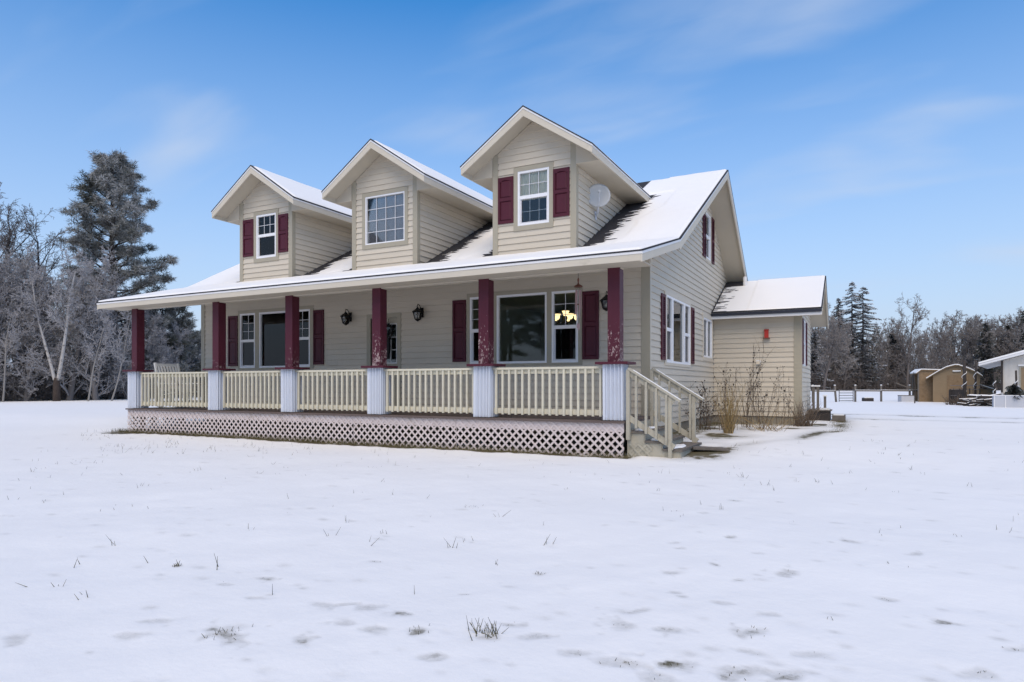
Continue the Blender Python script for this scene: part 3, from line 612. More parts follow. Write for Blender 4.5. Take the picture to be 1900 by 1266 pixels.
slab(mb, [(.018,EEY-.015,EEZ),(EOV+.012,EEY-.015,EEZ),(EOV+.012,ERY,ERZ),(.018,ERY,ERZ)], .026); slab(mb, [(.018,ERY,ERZ),(EOV+.012,ERY,ERZ),(EOV+.012,10.92,EEZ),(.018,10.92,EEZ)], .026); mb.build('shingles', M['shingle'], er)
M['gutter'] = pmat('dark_gutter', (.035,.038,.05), .4, metal=.3)
MB().box(.02, EOV, EEY-.055, EEY-.017, EEZ-.115, EEZ-.035).build('gutter', M['gutter'], er)
MB().box(.02, EOV-.002, EEY-.015, EEY+.028, EEZ-.19, EEZ-.03).build('fascia', M['drip'], er)
MB().box(.02, EOV-.03, EEY+.029, EY0-.02, EEZ-.17, EEZ-.155).build('soffit', M['soffit'], er)
MB().prism([(EOV-.03,EEY,EEZ-.03),(EOV-.03,ERY,ERZ-.03),(EOV-.03,ERY,ERZ-.20),(EOV-.03,EEY,EEZ-.20)], (.032,0,0)).build('rake_board', M['fascia'], er)
MB().prism([(EOV-.03,ERY,ERZ-.03),(EOV-.03,10.9,EEZ-.03),(EOV-.03,10.9,EEZ-.20),(EOV-.03,ERY,ERZ-.20)], (.032,0,0)).build('rake_board', M['fascia'], er)
MB().lathe((.62,8.1,4.05), [(.055,0),(.055,.36),(.045,.36),(.045,.1)], 10).build('vent_pipe', M['drip'], house, smooth=False)

# ---- snow on the roofs
def snow_sheet(name, x0, x1, y0, y1, dx, dy, base, thick, parent):
    xs = np.linspace(x0, x1, int((x1-x0)/dx)+1); ys = np.linspace(y0, y1, int((y1-y0)/dy)+1); X, Y = np.meshgrid(xs, ys)
    Tt = np.asarray(thick(X, Y), float); Tt = np.maximum(Tt, -.03)
    Tt[0] = Tt[-1] = -.02; Tt[:, 0] = Tt[:, -1] = -.02
    Z = base(X, Y)+Tt; n = len(xs); V = np.stack([X, Y, Z], -1).reshape(-1, 3)
    i = np.arange(len(ys)-1)[:, None]*n; j = np.arange(n-1)[None, :]; F_ = np.stack([i+j, i+j+1, i+n+j+1, i+n+j], -1).reshape(-1, 4)
    tv = Tt.reshape(-1); keep = tv[F_].max(1) > -.012; return np_mesh(name, V, F_[keep], M['snow'], parent, smooth=True)
def dashes(X, Y, cs, fx, seed):
    """0..1 pattern of shingle tabs: one random value per tab, upper part of each course exposed first"""
    row = np.floor(Y/cs); tab = vnoise(X*fx+row*7.7, row*1.37, seed); pos = (Y/cs) % 1.0
    return tab, pos
def main_snow(X, Y):
    t = .036 + .014*(vnoise(X*1.2, Y*1.2, 30)-.5) + .008*(vnoise(X*6, Y*6, 31)-.5)
    tab, pos = dashes(X, Y, .135, 3.1, 33); fine = vnoise(X*9, Y*9, 36)
    bare = np.zeros_like(X)
    for xl in dorm:
        xr = xl+DW; yy = np.clip((Y-DY)/3.6, 0, 1)
        wd = .62+.22*yy+.25*(vnoise(Y*2, X*0+xl, 37)-.5); q = (X-xr)/wd
        b = np.where((Y > DY-.03) & (Y < 3.75) & (q > -.2), np.clip(1.8-1.4*q, 0, 1.7), 0); b = np.where(q < .10, b*.75, b); bare = np.maximum(bare, b*(X > xl))
        wl_ = .95*np.clip(1-(Y-DY)/1.6, 0, 1)+.12*(vnoise(Y*3, X*0+xl, 38)-.3); q = (xl-X)/np.maximum(wl_, .05)
        b = np.where((Y > DY-.02) & (q > -.1) & (X < xl+.1), np.clip(1.95-1.55*q, 0, 1.7), 0); bare = np.maximum(bare, b)
    gone = bare*(.55+.45*pos) > .26+.62*tab+.25*fine
    t = np.where(gone, -.03, np.where(bare > .12, np.minimum(t, .014-.008*bare), t))
    for xl in dorm:
        xr = xl+DW
        inside = (X > xl-.02) & (X < xr+.02) & (Y > DY-.01); t = np.where(inside, -.1, t)
        cov = (X > xl-.6) & (X < xr+.6) & (Y > 3.3) & (np.abs(X-xl-DW/2)*.678+roof_z(Y) < ZR-.12); t = np.where(cov, -.1, t)
    rd = (YR-Y)-.05-.06*(vnoise(X*3, X*0, 35)-.3); t = np.where((X < -.9), np.minimum(t, rd*.5), t)
    return t
snow_sheet('roof_snow', RX0+.015, RX1-.01, YE-.012, YR-.01, .042, .034, lambda x, y: roof_z(y), main_snow, roof)
snow_sheet('roof_snow', RX0+.02, RX1-.02, YR+.01, 11.1, .3, .3, lambda x, y: roof_z(y), lambda x, y: .03+0*x, roof)
for i, xl in enumerate(dorm):
    xc = xl+DW/2; sl = (ZR-DZE)/DHW
    for sgn in (1, -1):
        a, b = sorted((xc+sgn*.03, xc+sgn*(DHW+.006)))
        def th(X, Y, sgn=sgn, xc=xc, i=i):
            t = .030+.012*(vnoise(X*2, Y*2, 40+i)-.5) - (.05 if (i == 2) else 0)*np.clip(1-np.abs(X-xc)*2.2, 0, 1)
            yy = YR-np.abs(X-xc)*sl/((ZR-ZK)/YR); t = np.where(Y > yy-.02, -.05, t)
            if i == 2: t = np.minimum(t, (Y-DYF-.12)*.4)
            return t
        snow_sheet('roof_snow', a, b, DYF+.012, YR-.05, .05, .06, lambda X, Y, xc=xc: ZR-np.abs(X-xc)*sl, th, house)
def ell_snow(X, Y):
    t = .03+.01*(vnoise(X*2, Y*2, 50)-.5); tab, pos = dashes(X, Y, .125, 4.5, 52); fine = vnoise(X*11, Y*11, 53)
    bare = np.clip(1.05-(X-.1)/.85, 0, 1)*(.75+.5*vnoise(Y*1.2, X*0, 51)); gone = (bare*(.35+.65*pos) > .42+.55*tab+.2*fine)
    t = np.where(gone, -.03, np.where(bare > .05, np.minimum(t, .016-.006*bare), t))
    return np.where((Y > 8.05+.05*vnoise(X*6, X*0, 3)) & (X < .60), -.05, t)
snow_sheet('roof_snow', .03, EOV-.005, EEY-.01, ERY-.01, .03, .03, lambda x, y: EEZ+(y-EEY)*(ERZ-EEZ)/(ERY-EEY), ell_snow, er)
snow_sheet('roof_snow', .7, EOV-.01, ERY+.01, 10.88, .2, .2, lambda x, y: ERZ-(y-ERY)*.48, lambda x, y: .03+0*x, er)

# ---- porch
DK = .587; PX0, PX1, PY0 = -13.04, .19, -2.13
nb = 15; wv = (PY0*-1-.02)/nb
for i in range(nb):
    y0 = PY0+i*wv; MB().box(PX0, PX1, y0+.002, y0+wv-.003, DK-.032, DK).build('deck_board', M['deck'], house)
MB().box(PX0+.03, PX1-.03, PY0+.065, PY0+.10, .405, DK-.034).build('rim_joist', M['lattice'], house)
MB().box(PX1-.10, PX1-.07, PY0+.11, -.03, .405, DK-.034).build('rim_joist', M['lattice'], house)
MB().box(PX0+.03, PX0+.06, PY0+.11, -.03, .405, DK-.034).build('rim_joist', M['lattice'], house)
for k in range(9): x = PX0+.3+k*1.55; MB().box(x, x+.09, PY0+.2, PY0+.29, -.1, .40).build('under_post', M['darkwood'], house)
def lattice_panel(pl, s0, s1, z0, z1, n0, parent, mat='lattice'):
    fr = MB(); fr2 = pl.box(fr, s0+.004, s0+.012, z0, z1, n0, n0+.004); pn = fr.build('lattice_panel', M[mat], parent)
    pitch = .147; wd = .036
    for lay, sg in ((0, 1), (1, -1)):
        k0 = int((s0-(z1-z0))/pitch)-2; k1 = int((s1+(z1-z0))/pitch)+2
        for k in range(k0, k1+1):
            c = k*pitch+(.035 if sg < 0 else 0)      # line: a = c + sg*(z-z0)
            h = wd/2*math.sqrt(2); H_ = z1-z0
            poly = [(c-h, z0),(c+h, z0),(c+h+sg*H_, z1),(c-h+sg*H_, z1)]
            p = clip(clip(poly, 0, s0+.003, False), 0, s1-.003, True) if True else poly
            if len(p) < 3 or area(p) < .0012: continue
            na = n0+.0062*lay; MB().loft([pl.p(a,z,na) for a,z in p], [pl.p(a,z,na+.006) for a,z in p]).build('lattice_strip', M[mat], pn)
LP = Plane((0,PY0+.062,0), (1,0,0), (0,-1,0))
seams = [PX0+.01, -10.52, -8.04, -5.565, -3.089, -.621, PX1-.02]
for a, b in zip(seams[:-1], seams[1:]): lattice_panel(LP, a, b, -.03, .548, .0, house)
LR = Plane((PX1-.066,0,0), (0,1,0), (1,0,0)); lattice_panel(LR, PY0+.075, -1.98, .0, .548, .0, house)
lattice_panel(Plane((PX0+.062,0,0), (0,1,0), (-1,0,0)), PY0+.075, -.05, -.02, .548, .0, house)
# posts
pcs = [-12.845, -9.785, -7.43, -5.02, -2.53, -.03]; BW = .355; pcy = -1.915
for k, xc in enumerate(pcs):
    mb = MB(); mb.box(xc-.105, xc+.105, -2.02, -1.992, 1.57, 3.26); mb.box(xc-.102, xc+.102, -1.992, -1.81, 1.57, 3.118)
    po = mb.build('post', M['post'], house)
    MB().box(xc-.28, xc+.28, pcy-.24, pcy+.24, 1.528, 1.57).build('post_cap', M['shutter'], po)
    ring = []; am = .024; nn = 96
    for side in range(4):
        for q in range(nn//4*2):
            t = q/(nn//4*2); a = (t-.5)*BW; off = BW/2-.025+am*math.cos(2*math.pi*t*5)*(1 if .02 < t < .98 else 0)
            x, y = [(a,-off),(off,a),(-a,off),(-off,-a)][side]; ring.append((xc+x, pcy+y))
    tw = .012*math.sin(k*2.1)
    MB().loft([(x-tw*.6, y, DK+.012) for x,y in ring], [(x, y, 1.527) for x,y in ring]).build('post_base', M['galv'], po)
MB().box(PX0+.1, .09, -1.988, -1.85, 3.122, 3.30).build('beam', M['fascia'], house)
# railings
def railing(pl, s0, s1, parent, n=None):
    mb = MB(); pl.box(mb, s0, s1, 1.462, 1.50, -.075, .045); rl = mb.build('railing', M['rail'], parent)
    mb = MB(); pl.box(mb, s0, s1, 1.385, 1.461, -.04, 0); mb.build('upper_rail', M['rail'], rl)
    mb = MB(); pl.box(mb, s0, s1, .668, .762, -.04, 0); mb.build('lower_rail', M['rail'], rl)
    n = n or int(round((s1-s0)/.137)); stp = (s1-s0)/n
    for i in range(n):
        a = s0+stp*(i+.5); mb = MB(); pl.box(mb, a-.019, a+.019, .65, 1.461, .001, .039); mb.build('baluster', M['rail'], rl)
RP = Plane((0,-1.95,0), (1,0,0), (0,-1,0))
for a, b in zip(pcs[:-1], pcs[1:]): railing(RP, a+BW/2+.001, b-BW/2-.001, house)
railing(Plane((-12.86,0,0), (0,1,0), (-1,0,0)), -1.73, -.04, house)
# stairs off the right-hand end
st = MB(); st.box(.20, .22, -2.0, -.55, -.1, .55); stairs = st.build('stairs', M['stair'], house)
for (xa, xb, z) in ((.20,.50,.43), (.48,.79,.28), (.77,1.08,.16)):
    MB().box(xa+.021, xb+.03, -2.03, -.53, z-.038, z).build('tread', M['wood'], stairs); MB().box(xb-.02, xb, -1.99, -.57, z-.2, z-.039).build('riser', M['stair'], stairs)
for y in (-2.0, -.585):
    MB().prism([(.221,y,-.1),(1.06,y,-.05),(1.06,y,.118),(.77,y,.118),(.77,y,.238),(.48,y,.238),(.48,y,.388),(.221,y,.388)], (0,.03,0)).build('stringer', M['stair'], stairs)
def stair_rail(y, x0, z0, x1, z1, sgn):
    rl = MB().bar((x0,y,z0),(x1,y,z1), .10, .036).build('hand_rail', M['stair'], stairs); s = (z1-z0)/(x1-x0); ln = .075
    MB().bar((x0,y,z0-.068),(x1-.10,y,z0-.068+s*(x1-.10-x0)), .036, .085).build('upper_rail', M['stair'], rl)
    MB().bar((x0,y,z0-.80),(x1-.10,y,z0-.80+s*(x1-.10-x0)), .036, .09).build('lower_rail', M['stair'], rl)
    n = 4
    for i in range(n):
        x = x0+.14+(x1-x0-.32)*i/(n-1)*.93; zt = z0+s*(x-x0)-.03; MB().box(x-.019, x+.019, y-.058*1, y-.0185, zt-.86+.02*i, zt).build('baluster', M['stair'], rl)
    xn = x1-.165; MB().box(xn-.028, xn+.028, y-.028, y+.028, .0, z0+s*(xn-x0)-.022).build('newel', M['stair'], rl)
    MB().box(x0-.03, x0+.03, y-.044, y+.044, DK-.3, z0-.022).build('newel', M['stair'], rl)
    MB().bar((x0+.08,y,z0+.021+s*.08),(x1,y,z1+.021), .07, .012).build('rail_snow', M['snow'], rl)
stair_rail(-2.06, .24, 1.455, 1.09, .925, 1); stair_rail(-.60, .23, 1.49, 1.15, .92, 1)
for (x0, x1, y0, y1, z) in ((.27,.47,-1.95,-1.65,.43), (.82,1.04,-1.9,-1.2,.16), (.55,.76,-1.98,-1.7,.28), (.3,.45,-1.3,-.9,.43)):
    mb = MB(); n = 14; mb.loft([((x0+x1)/2+(x1-x0)/2*math.cos(k*6.283/n)*(1+.2*math.sin(k*3.1)), (y0+y1)/2+(y1-y0)/2*math.sin(k*6.283/n)*(1+.2*math.cos(k*2.3)), z+.001) for k in range(n)], [((x0+x1)/2+(x1-x0)/2.6*math.cos(k*6.283/n)*(1+.2*math.sin(k*3.1)), (y0+y1)/2+(y1-y0)/2.6*math.sin(k*6.283/n)*(1+.2*math.cos(k*2.3)), z+.022) for k in range(n)]); mb.build('step_snow', M['snow'], stairs)
sp = Plane((0,-2.003,0), (1,0,0), (0,-1,0)); lattice_panel(sp, .235, .62, -.02, .22, .0, house, 'stair')

# ------------------------------------------------------------------ things on and around the porch
def lantern(x, label):
    t = thing('wall_lantern', label, 'lantern', (x, -.018, 2.86), 0, 'lanterns on the front wall')
    MB().box(-.05, .05, -.02, 0, -.12, .10).build('back_plate', M['iron'], t)
    MB().path([(0,-.01,.02),(0,-.05,.10),(0,-.10,.155),(0,-.16,.165),(0,-.185,.12),(0,-.165,.09)], .010, 6).build('scroll_arm', M['iron'], t, smooth=True)
    MB().lathe((0,-.165,0), [(.012,.10),(.03,.085),(.05,.06),(.135,.0),(.14,-.02),(.13,-.022)], 6).build('cap', M['iron'], t)
    c = (0,-.165)
    MB().lathe((c[0],c[1],0), [(.075,-.165),(.08,-.18),(.05,-.20),(.012,-.225)], 6).build('bottom', M['iron'], t)
    for k in range(6):
        a = k*math.pi/3; MB().bar((c[0]+.112*math.cos(a),c[1]+.112*math.sin(a),-.021),(c[0]+.074*math.cos(a),c[1]+.074*math.sin(a),-.168), .014, .014).build('rib', M['iron'], t)
        b = a+math.pi/3; q = [(c[0]+.106*math.cos(a),c[1]+.106*math.sin(a),-.024),(c[0]+.106*math.cos(b),c[1]+.106*math.sin(b),-.024),(c[0]+.070*math.cos(b),c[1]+.070*math.sin(b),-.166),(c[0]+.070*math.cos(a),c[1]+.070*math.sin(a),-.166)]
        n = Vector((math.cos(a+math.pi/6), math.sin(a+math.pi/6), 0))*.002
        MB().prism(q, tuple(n)).build('pane', M['lampglass'], t)
    MB().ball((c[0],c[1],-.10), .028, 6, 1.5).build('bulb', M['drip'], t, smooth=True)
    return t
M['lampglass'] = glass('lantern_glass', (.75,.75,.72))
lantern(-7.45, 'black wall lantern between the left window shutter and the front door')
lantern(-5.32, 'black wall lantern right of the front door')
lantern(-.80, 'black wall lantern beside the right window shutter near the house corner')

# dark hanging ornament on the door
t = thing('door_ornament', 'dark hanging ornament on the glass of the front door', 'ornament', (-6.26,-.03,2.75))
MB().path([(0,-.01,.0),(0,-.03,-.12)], .006, 5).build('hanger', M['iron'], t)
mb = MB()
for k in range(150):
    a = random.uniform(0, 6.283); r = .12+random.gauss(0,.025); z = -.30-.17*math.sin(a); x = r*math.cos(a); l = .06
    d = Vector((random.gauss(0,1), random.gauss(0,.5)-.3, random.gauss(0,1))).normalized()*l
    mb.path([(x,-.04,z),(x+d.x,-.04+d.y*.6,z+d.z)], [.012,.004], 3)
mb.build('wreath', M['needledark'] if 'needledark' in M else M['iron'], t)
MB().path([(0,-.035,-.45),(.0,-.04,-.66),(-.02,-.04,-.95)], [.05,.07,.06], 6).build('ribbon', M['iron'], t)

# wind chime
t = thing('wind_chime', 'copper topped wind chime hanging from the porch roof near the corner post', 'wind chime', (-.987,-1.2,3.02))
MB().path([(0,0,.62),(0,0,.13)], .004, 5).build('cord', M['iron'], t)
MB().lathe((0,0,.10), [(.008,.04),(.02,.0),(.012,-.05),(.018,-.08)], 8).build('finial', M['copper'], t)
MB().lathe((0,0,-.02), [(.012,.05),(.03,.035),(.07,.012),(.085,-.01),(.06,-.016)], 12).build('cap', M['copper'], t)
for k in range(6):
    a = k*math.pi/3+.3; x, y = .045*math.cos(a), .045*math.sin(a); ln = .34+.035*k
    MB().path([(x,y,-.035),(x,y,-.09)], .002, 3).build('string', M['iron'], t); MB().path([(x,y,-.09),(x+.008*math.cos(k),y,-.09-ln)], .010, 6).build('tube', M['chime'], t)
MB().path([(0,0,-.03),(0,0,-.78)], .002, 3).build('string', M['iron'], t)
MB().lathe((0,0,-.34), [(.01,0),(.032,-.004),(.032,-.02),(.01,-.024)], 10).build('clapper', M['copper'], t)
MB().prism([(-.025,0,-.70),(.025,0,-.70),(.035,0,-.76),(0,0,-.84),(-.035,0,-.76)], (0,.006,0)).build('sail', M['chime'], t)

# slatted porch chair
t = thing('porch_chair', 'white slatted rocking chair at the left end of the porch', 'chair', (-11.78,-1.48,DK+.005), R(90))
wd = .64
def slatpt(a, z): return (a, .28+.30*(z-.42)/.75, z)
for s in (-1, 1):
    MB().bar((s*wd/2,-.28,.05),(s*wd/2,-.30,.62), .045, .045, (0,1,0)).build('leg', M['white'], t)
    MB().bar((s*wd/2,.26,.05),(s*wd/2,.56,1.16), .045, .045, (0,1,0)).build('leg', M['white'], t)
    MB().box(*sorted((s*(wd/2-.03), s*(wd/2+.05))), -.36, .36, .62, .645).build('armrest', M['white'], t)
    MB().path([(s*wd/2,-.5,.085),(s*wd/2,-.25,.03),(s*wd/2,.05,.018),(s*wd/2,.35,.035),(s*wd/2,.65,.11)], .02, 4).build('rocker', M['white'], t)
for k in range(6):
    y = -.26+k*.093; MB().box(-wd/2+.03, wd/2-.03, y, y+.075, .405-.012*k, .425-.012*k).build('seat_slat', M['white'], t)
for k in range(7):
    x = -.24+k*.08; MB().bar(slatpt(x,.46), slatpt(x,1.09), .045, .016, (0,1,0)).build('back_slat', M['white'], t)
MB().bar(slatpt(-wd/2,1.11), slatpt(wd/2,1.11), .03, .07).build('top_rail', M['white'], t); MB().bar(slatpt(-wd/2,.47), slatpt(wd/2,.47), .03, .06).build('bottom_rail', M['white'], t)

# chandelier in the dining room
t = thing('chandelier', 'lit chandelier with glowing cup shades behind the front window', 'chandelier', (-2.42,1.6,2.78))
MB().path([(0,0,.64),(0,0,.06)], .008, 6).build('stem', M['iron'], t)
MB().lathe((0,0,-.12), [(.01,-.06),(.04,-.03),(.03,.02),(.05,.08),(.015,.18)], 10).build('hub', M['iron'], t, smooth=True)
for k in range(5):
    a = k*2*math.pi/5+.5; cx, cy = math.cos(a), math.sin(a)
    ar = MB().path([(0,0,-.10),(.12*cx,.12*cy,-.17),(.22*cx,.22*cy,-.16),(.26*cx,.26*cy,-.10)], .009, 6).build('arm', M['iron'], t, smooth=True)
    MB().lathe((.26*cx,.26*cy,-.09), [(.03,0),(.06,.03),(.065,.08),(.09,.12),(.085,.12),(.06,.08)], 10).build('shade', M['bulb'], ar, smooth=True)
MB().lathe((0,0,.0), [(.03,0),(.06,.03),(.065,.08),(.09,.12),(.085,.12),(.06,.08)], 10).build('shade', M['bulb'], t, smooth=True)

# satellite dish on the side of the right dormer
t = thing('satellite_dish', 'round pale satellite dish on a bracket on the right dormer side wall', 'satellite dish', (dorm[2]+DW+.02, .86, 4.80))
ex = Vector((.16,-.27,.37)); nrm = Vector((.42,-.90,.12)).normalized(); ux = nrm.cross(Vector((0,0,1))).normalized(); uz = ux.cross(nrm)
MB().path([(0,0,.0),(.06,-.05,.06),(.13,-.20,.26),tuple(ex-nrm*.07)], .022, 8).build('mount_arm', M['galv'], t, smooth=True)
MB().prism([(0,-.09,.10),(0,.09,.10),(0,.03,-.07),(0,-.03,-.07)], (.012,0,0)).build('foot_plate', M['galv'], t)
vv = []; rings, seg = 6, 28
for side in (0, 1):
    for i in range(rings+1):
        r = .255*i/rings
        for k in range(seg):
            a = 2*math.pi*k/seg; p = ex+ux*(r*math.cos(a))+uz*(r*math.sin(a))+nrm*(.055*(r/.255)**2-.05-.008*side); vv.append(tuple(p))
ff = []
for side in (0, 1):
    o = side*(rings+1)*seg
    for i in range(rings):
        for k in range(seg): k2 = (k+1) % seg; ff.append((o+i*seg+k, o+i*seg+k2, o+(i+1)*seg+k2, o+(i+1)*seg+k))
o2 = (rings+1)*seg
for k in range(seg): k2 = (k+1) % seg; ff.append((rings*seg+k, rings*seg+k2, o2+rings*seg+k2, o2+rings*seg+k))
mb = MB(); mb.add(vv, ff); mb.build('reflector', M['dish'], t, smooth=True)
MB().path([tuple(ex-uz*.24+nrm*.0), tuple(ex-uz*.15+nrm*.18), tuple(ex-uz*.02+nrm*.26)], .010, 6).build('feed_arm', M['galv'], t)
MB().path([tuple(ex-uz*.02+nrm*.28), tuple(ex+uz*.0+nrm*.18)], [.028,.022], 8).build('receiver', M['dish'], t)

# fittings on the addition
t = thing('bird_box', 'small red box fixed high on the cream addition wall', 'box', (1.41,6.478,2.56))
MB().box(-.05, .05, -.085, .0, -.10, .10).build('body', M['red'], t); MB().box(-.085, .085, -.11, .0, -.125, -.101).build('ledge', M['copper'], t)
MB().prism([(-.062,-.10,.101),(.062,-.10,.101),(.062,0,.125),(-.062,0,.125)], (0,0,.012)).build('lid', M['red'], t)
t = thing('vent_hood', 'small pale vent hood on the addition wall below the red box', 'vent', (1.2,6.478,1.79))
MB().box(-.06, .06, -.012, 0, -.06, .07).build('plate', M['drip'], t); MB().prism([(-.05,-.013,.04),(-.05,-.09,-.03),(-.05,-.09,-.045),(-.05,-.013,-.045)], (.10,0,0)).build('hood', M['fascia'], t)

# back deck behind the addition
bd = thing('back_deck', 'grey weathered deck with snowy railing posts behind the addition', 'deck', (2.30,9.6,.12))
for k in range(6): MB().box(.0, .62, -.75+k*.145, -.61+k*.145, .30, .33).build('deck_board', M['wood'], bd)
MB().box(.02, .58, -.70, .10, -.1, .29).build('skirt', M['darkwood'], bd)
for (x, y, z) in ((.14,-.72,1.02), (.26,-.72,1.02), (.42,.05,.72)):
    p = MB().box(x-.035, x+.035, y-.035, y+.035, .28, z).build('post', M['wood'], bd); MB().box(x-.06, x+.06, y-.06, y+.06, z, z+.04).build('post_snow', M['snow'], p)
MB().box(.63, .98, -.6, .1, .0, .17).build('step', M['wood'], bd); MB().box(.66, .94, -.5, .05, .17, .20).build('step_snow', M['snow'], bd)
MB().box(.1, .56, -.6, .05, .331, .37).build('deck_snow', M['snow'], bd)

# loose boards by the stairs
for (x, y, a, L_, w_) in ((1.32,-1.05,.5,.62,.34),):
    o = MB().box(-L_/2, L_/2, -w_/2, w_/2, 0, .035).build('plank', M['wood']); o.location = (x, y, gz(x,y)+.012); o.rotation_euler = (0, R(3), a); tag(o, 'wet plank lying in the snow at the foot of the porch steps', 'plank')

# ------------------------------------------------------------------ vegetation tools
def seg_mesh(P0, P1, R0, R1, n=3):
    P0 = np.asarray(P0, float); P1 = np.asarray(P1, float); d = P1-P0; d /= np.maximum(np.linalg.norm(d, axis=1, keepdims=True), 1e-6)
    ref = np.where(np.abs(d[:, 2:3]) < .9, [[0,0,1.]], [[1.,0,0]]); u = np.cross(d, ref); u /= np.linalg.norm(u, axis=1, keepdims=True); v = np.cross(d, u)
    ang = 2*np.pi*np.arange(n)/n; ring = u[:, None, :]*np.cos(ang)[None, :, None]+v[:, None, :]*np.sin(ang)[None, :, None]
    A = P0[:, None, :]+ring*np.asarray(R0)[:, None, None]; B = P1[:, None, :]+ring*np.asarray(R1)[:, None, None]
    V = np.concatenate([A, B], 1).reshape(-1, 3); m = len(P0); k = np.arange(n); k2 = (k+1) % n
    F_ = np.stack([k, k2, n+k2, n+k], -1)[None]+(np.arange(m)*2*n)[:, None, None]
    return V, F_.reshape(-1, 4)
class Segs:
    def __init__(s): s.a = []; s.b = []; s.r0 = []; s.r1 = []; s.f = []
    def add(s, p, q, r0, r1, f): s.a.append(tuple(p)); s.b.append(tuple(q)); s.r0.append(r0); s.r1.append(r1); s.f.append(f)
    def mesh(s, name, mat, parent=None, n=3, kind=None):
        V, F_ = seg_mesh(s.a, s.b, s.r0, s.r1, n); return np_mesh(name, V, F_, mat, parent, {'frost': np.repeat(np.array(s.f), 2*n)}, kind=kind)
def grow(sg, trunk, rnd, p, d, length, rad, lvl, maxl, cfg):
    nseg = [7, 5, 4, 3, 2, 2][lvl]; up = cfg['up'][lvl]; wob = cfg['wob'][lvl]; p = Vector(p); d = Vector(d).normalized(); st = length/nseg
    for i in range(nseg):
        t0, t1 = i/nseg, (i+1)/nseg; r0 = rad*(1-.75*t0); r1 = rad*(1-.75*t1)
        d = (d+Vector((rnd.gauss(0,wob), rnd.gauss(0,wob), rnd.gauss(0,wob*.6)+up))).normalized(); q = p+d*st
        fr = cfg['frost'][lvl]*rnd.uniform(.6, 1.25)
        (trunk if lvl == 0 else sg).add(p, q, max(r0, cfg['rmin']), max(r1, cfg['rmin']), min(1, fr))
        if lvl < maxl and t1 > cfg['start'][lvl]:
            k = cfg['kids'][lvl]/nseg/(1-cfg['start'][lvl]); k = int(k)+(rnd.random() < k-int(k))
            for _ in range(k):
                tt = rnd.random(); pos = p.lerp(q, tt); az = rnd.uniform(0, 6.283); th = R(rnd.uniform(*cfg['ang'][lvl]))
                ref = Vector((0,0,1)) if abs(d.z) < .9 else Vector((1,0,0)); u = d.cross(ref).normalized(); v = d.cross(u)
                nd_ = d*math.cos(th)+(u*math.cos(az)+v*math.sin(az))*math.sin(th)
                grow(sg, trunk, rnd, pos, nd_, length*cfg['ratio'][lvl]*rnd.uniform(.6, 1.15)*(1-.45*t0 if lvl == 0 else 1-.3*t0), r0*.5, lvl+1, maxl, cfg)
        p = q
def bare_tree(seed, h, rad, frost, rmin, start=.28, kids=(20,7,6,3), ratio=.42, spread=(28,58), far=False):
    rnd = random.Random(seed); sg = Segs(); tr = Segs()
    cfg = dict(up=[.03,.10,.05,.02,.0], wob=[.07,.14,.17,.2,.2], frost=[frost*.25, frost*.45, frost*.8, frost, frost*1.1], rmin=rmin, start=[start,.2,.12,.1,.1], kids=list(kids)+[0], ang=[spread,(25,60),(25,70),(30,75)], ratio=[ratio,.48,.5,.55])
    grow(sg, tr, rnd, (0,0,-.2), (rnd.gauss(0,.04), rnd.gauss(0,.04), 1), h, rad, 0, len(kids), cfg); return tr, sg
def tree_thing(name, label, group, tr, sg, bark='twig', tw='twig'):
    t = thing(name, label, 'tree', (0,0,0), 0, group); tr.mesh('trunk', M[bark], t, 6); sg.mesh('crown', M[tw], t, 3); return t
def place(t, x, y, s=1.0, rz=0.0, z=None):
    t.location = (x, y, gz(x, y)-.03 if z is None else z); t.scale = (s, s, s); t.rotation_euler = (0, 0, rz); return t

# ---- left wood
LG = 'frosted bare trees in the wood beside the house'
lab_f = 'bare frosted deciduous tree in the wood left of the porch'
protoL = []
for k, (h, fr, st) in enumerate(((9.0,.95,.10),(8.0,1.0,.08),(10.0,.75,.2),(6.5,1.0,.05))):
    tr, sg = bare_tree(100+k, h, .11+.01*h, fr, .011, st, (24,8,7,3), .40); protoL.append([tree_thing('bare_tree', lab_f, LG, tr, sg), False, h])
def put(protos, k, x, y, s, rz, label=None):
    pr = protos[k % len(protos)]; o = pr[0] if not pr[1] else copy_tree(pr[0]); pr[1] = True
    if label: o['label'] = label
    return place(o, x, y, s, rz)
rr = random.Random(11)
LT = [(-70,41,9.5),(-20,42,8.0),(12,44,8.6),(48,43,7.6),(85,45,8.4),(128,44,9.2),(150,47,8.8),(178,45,7.4),(205,47,6.6),(238,47,6.4),(262,49,6.0),(285,50,6.2),(312,52,5.2),(338,54,4.8),(366,57,4.6),(392,60,4.6),
      (-110,46,9),(-40,50,8.5),(30,51,9.4),(70,52,8.6),(110,52,8.0),(160,53,8.5),(200,55,7.2),(250,56,6.5),(300,58,6.0),(350,62,5.5),(-150,40,8.5),(-190,45,9),(420,64,5.0),(455,66,5)]
for i, (u, D, h) in enumerate(LT):
    k = i % 4; x, y = spot(u, D); put(protoL, k, x, y, h/protoL[k][2]*rr.uniform(.95, 1.08), rr.uniform(0, 6.28))
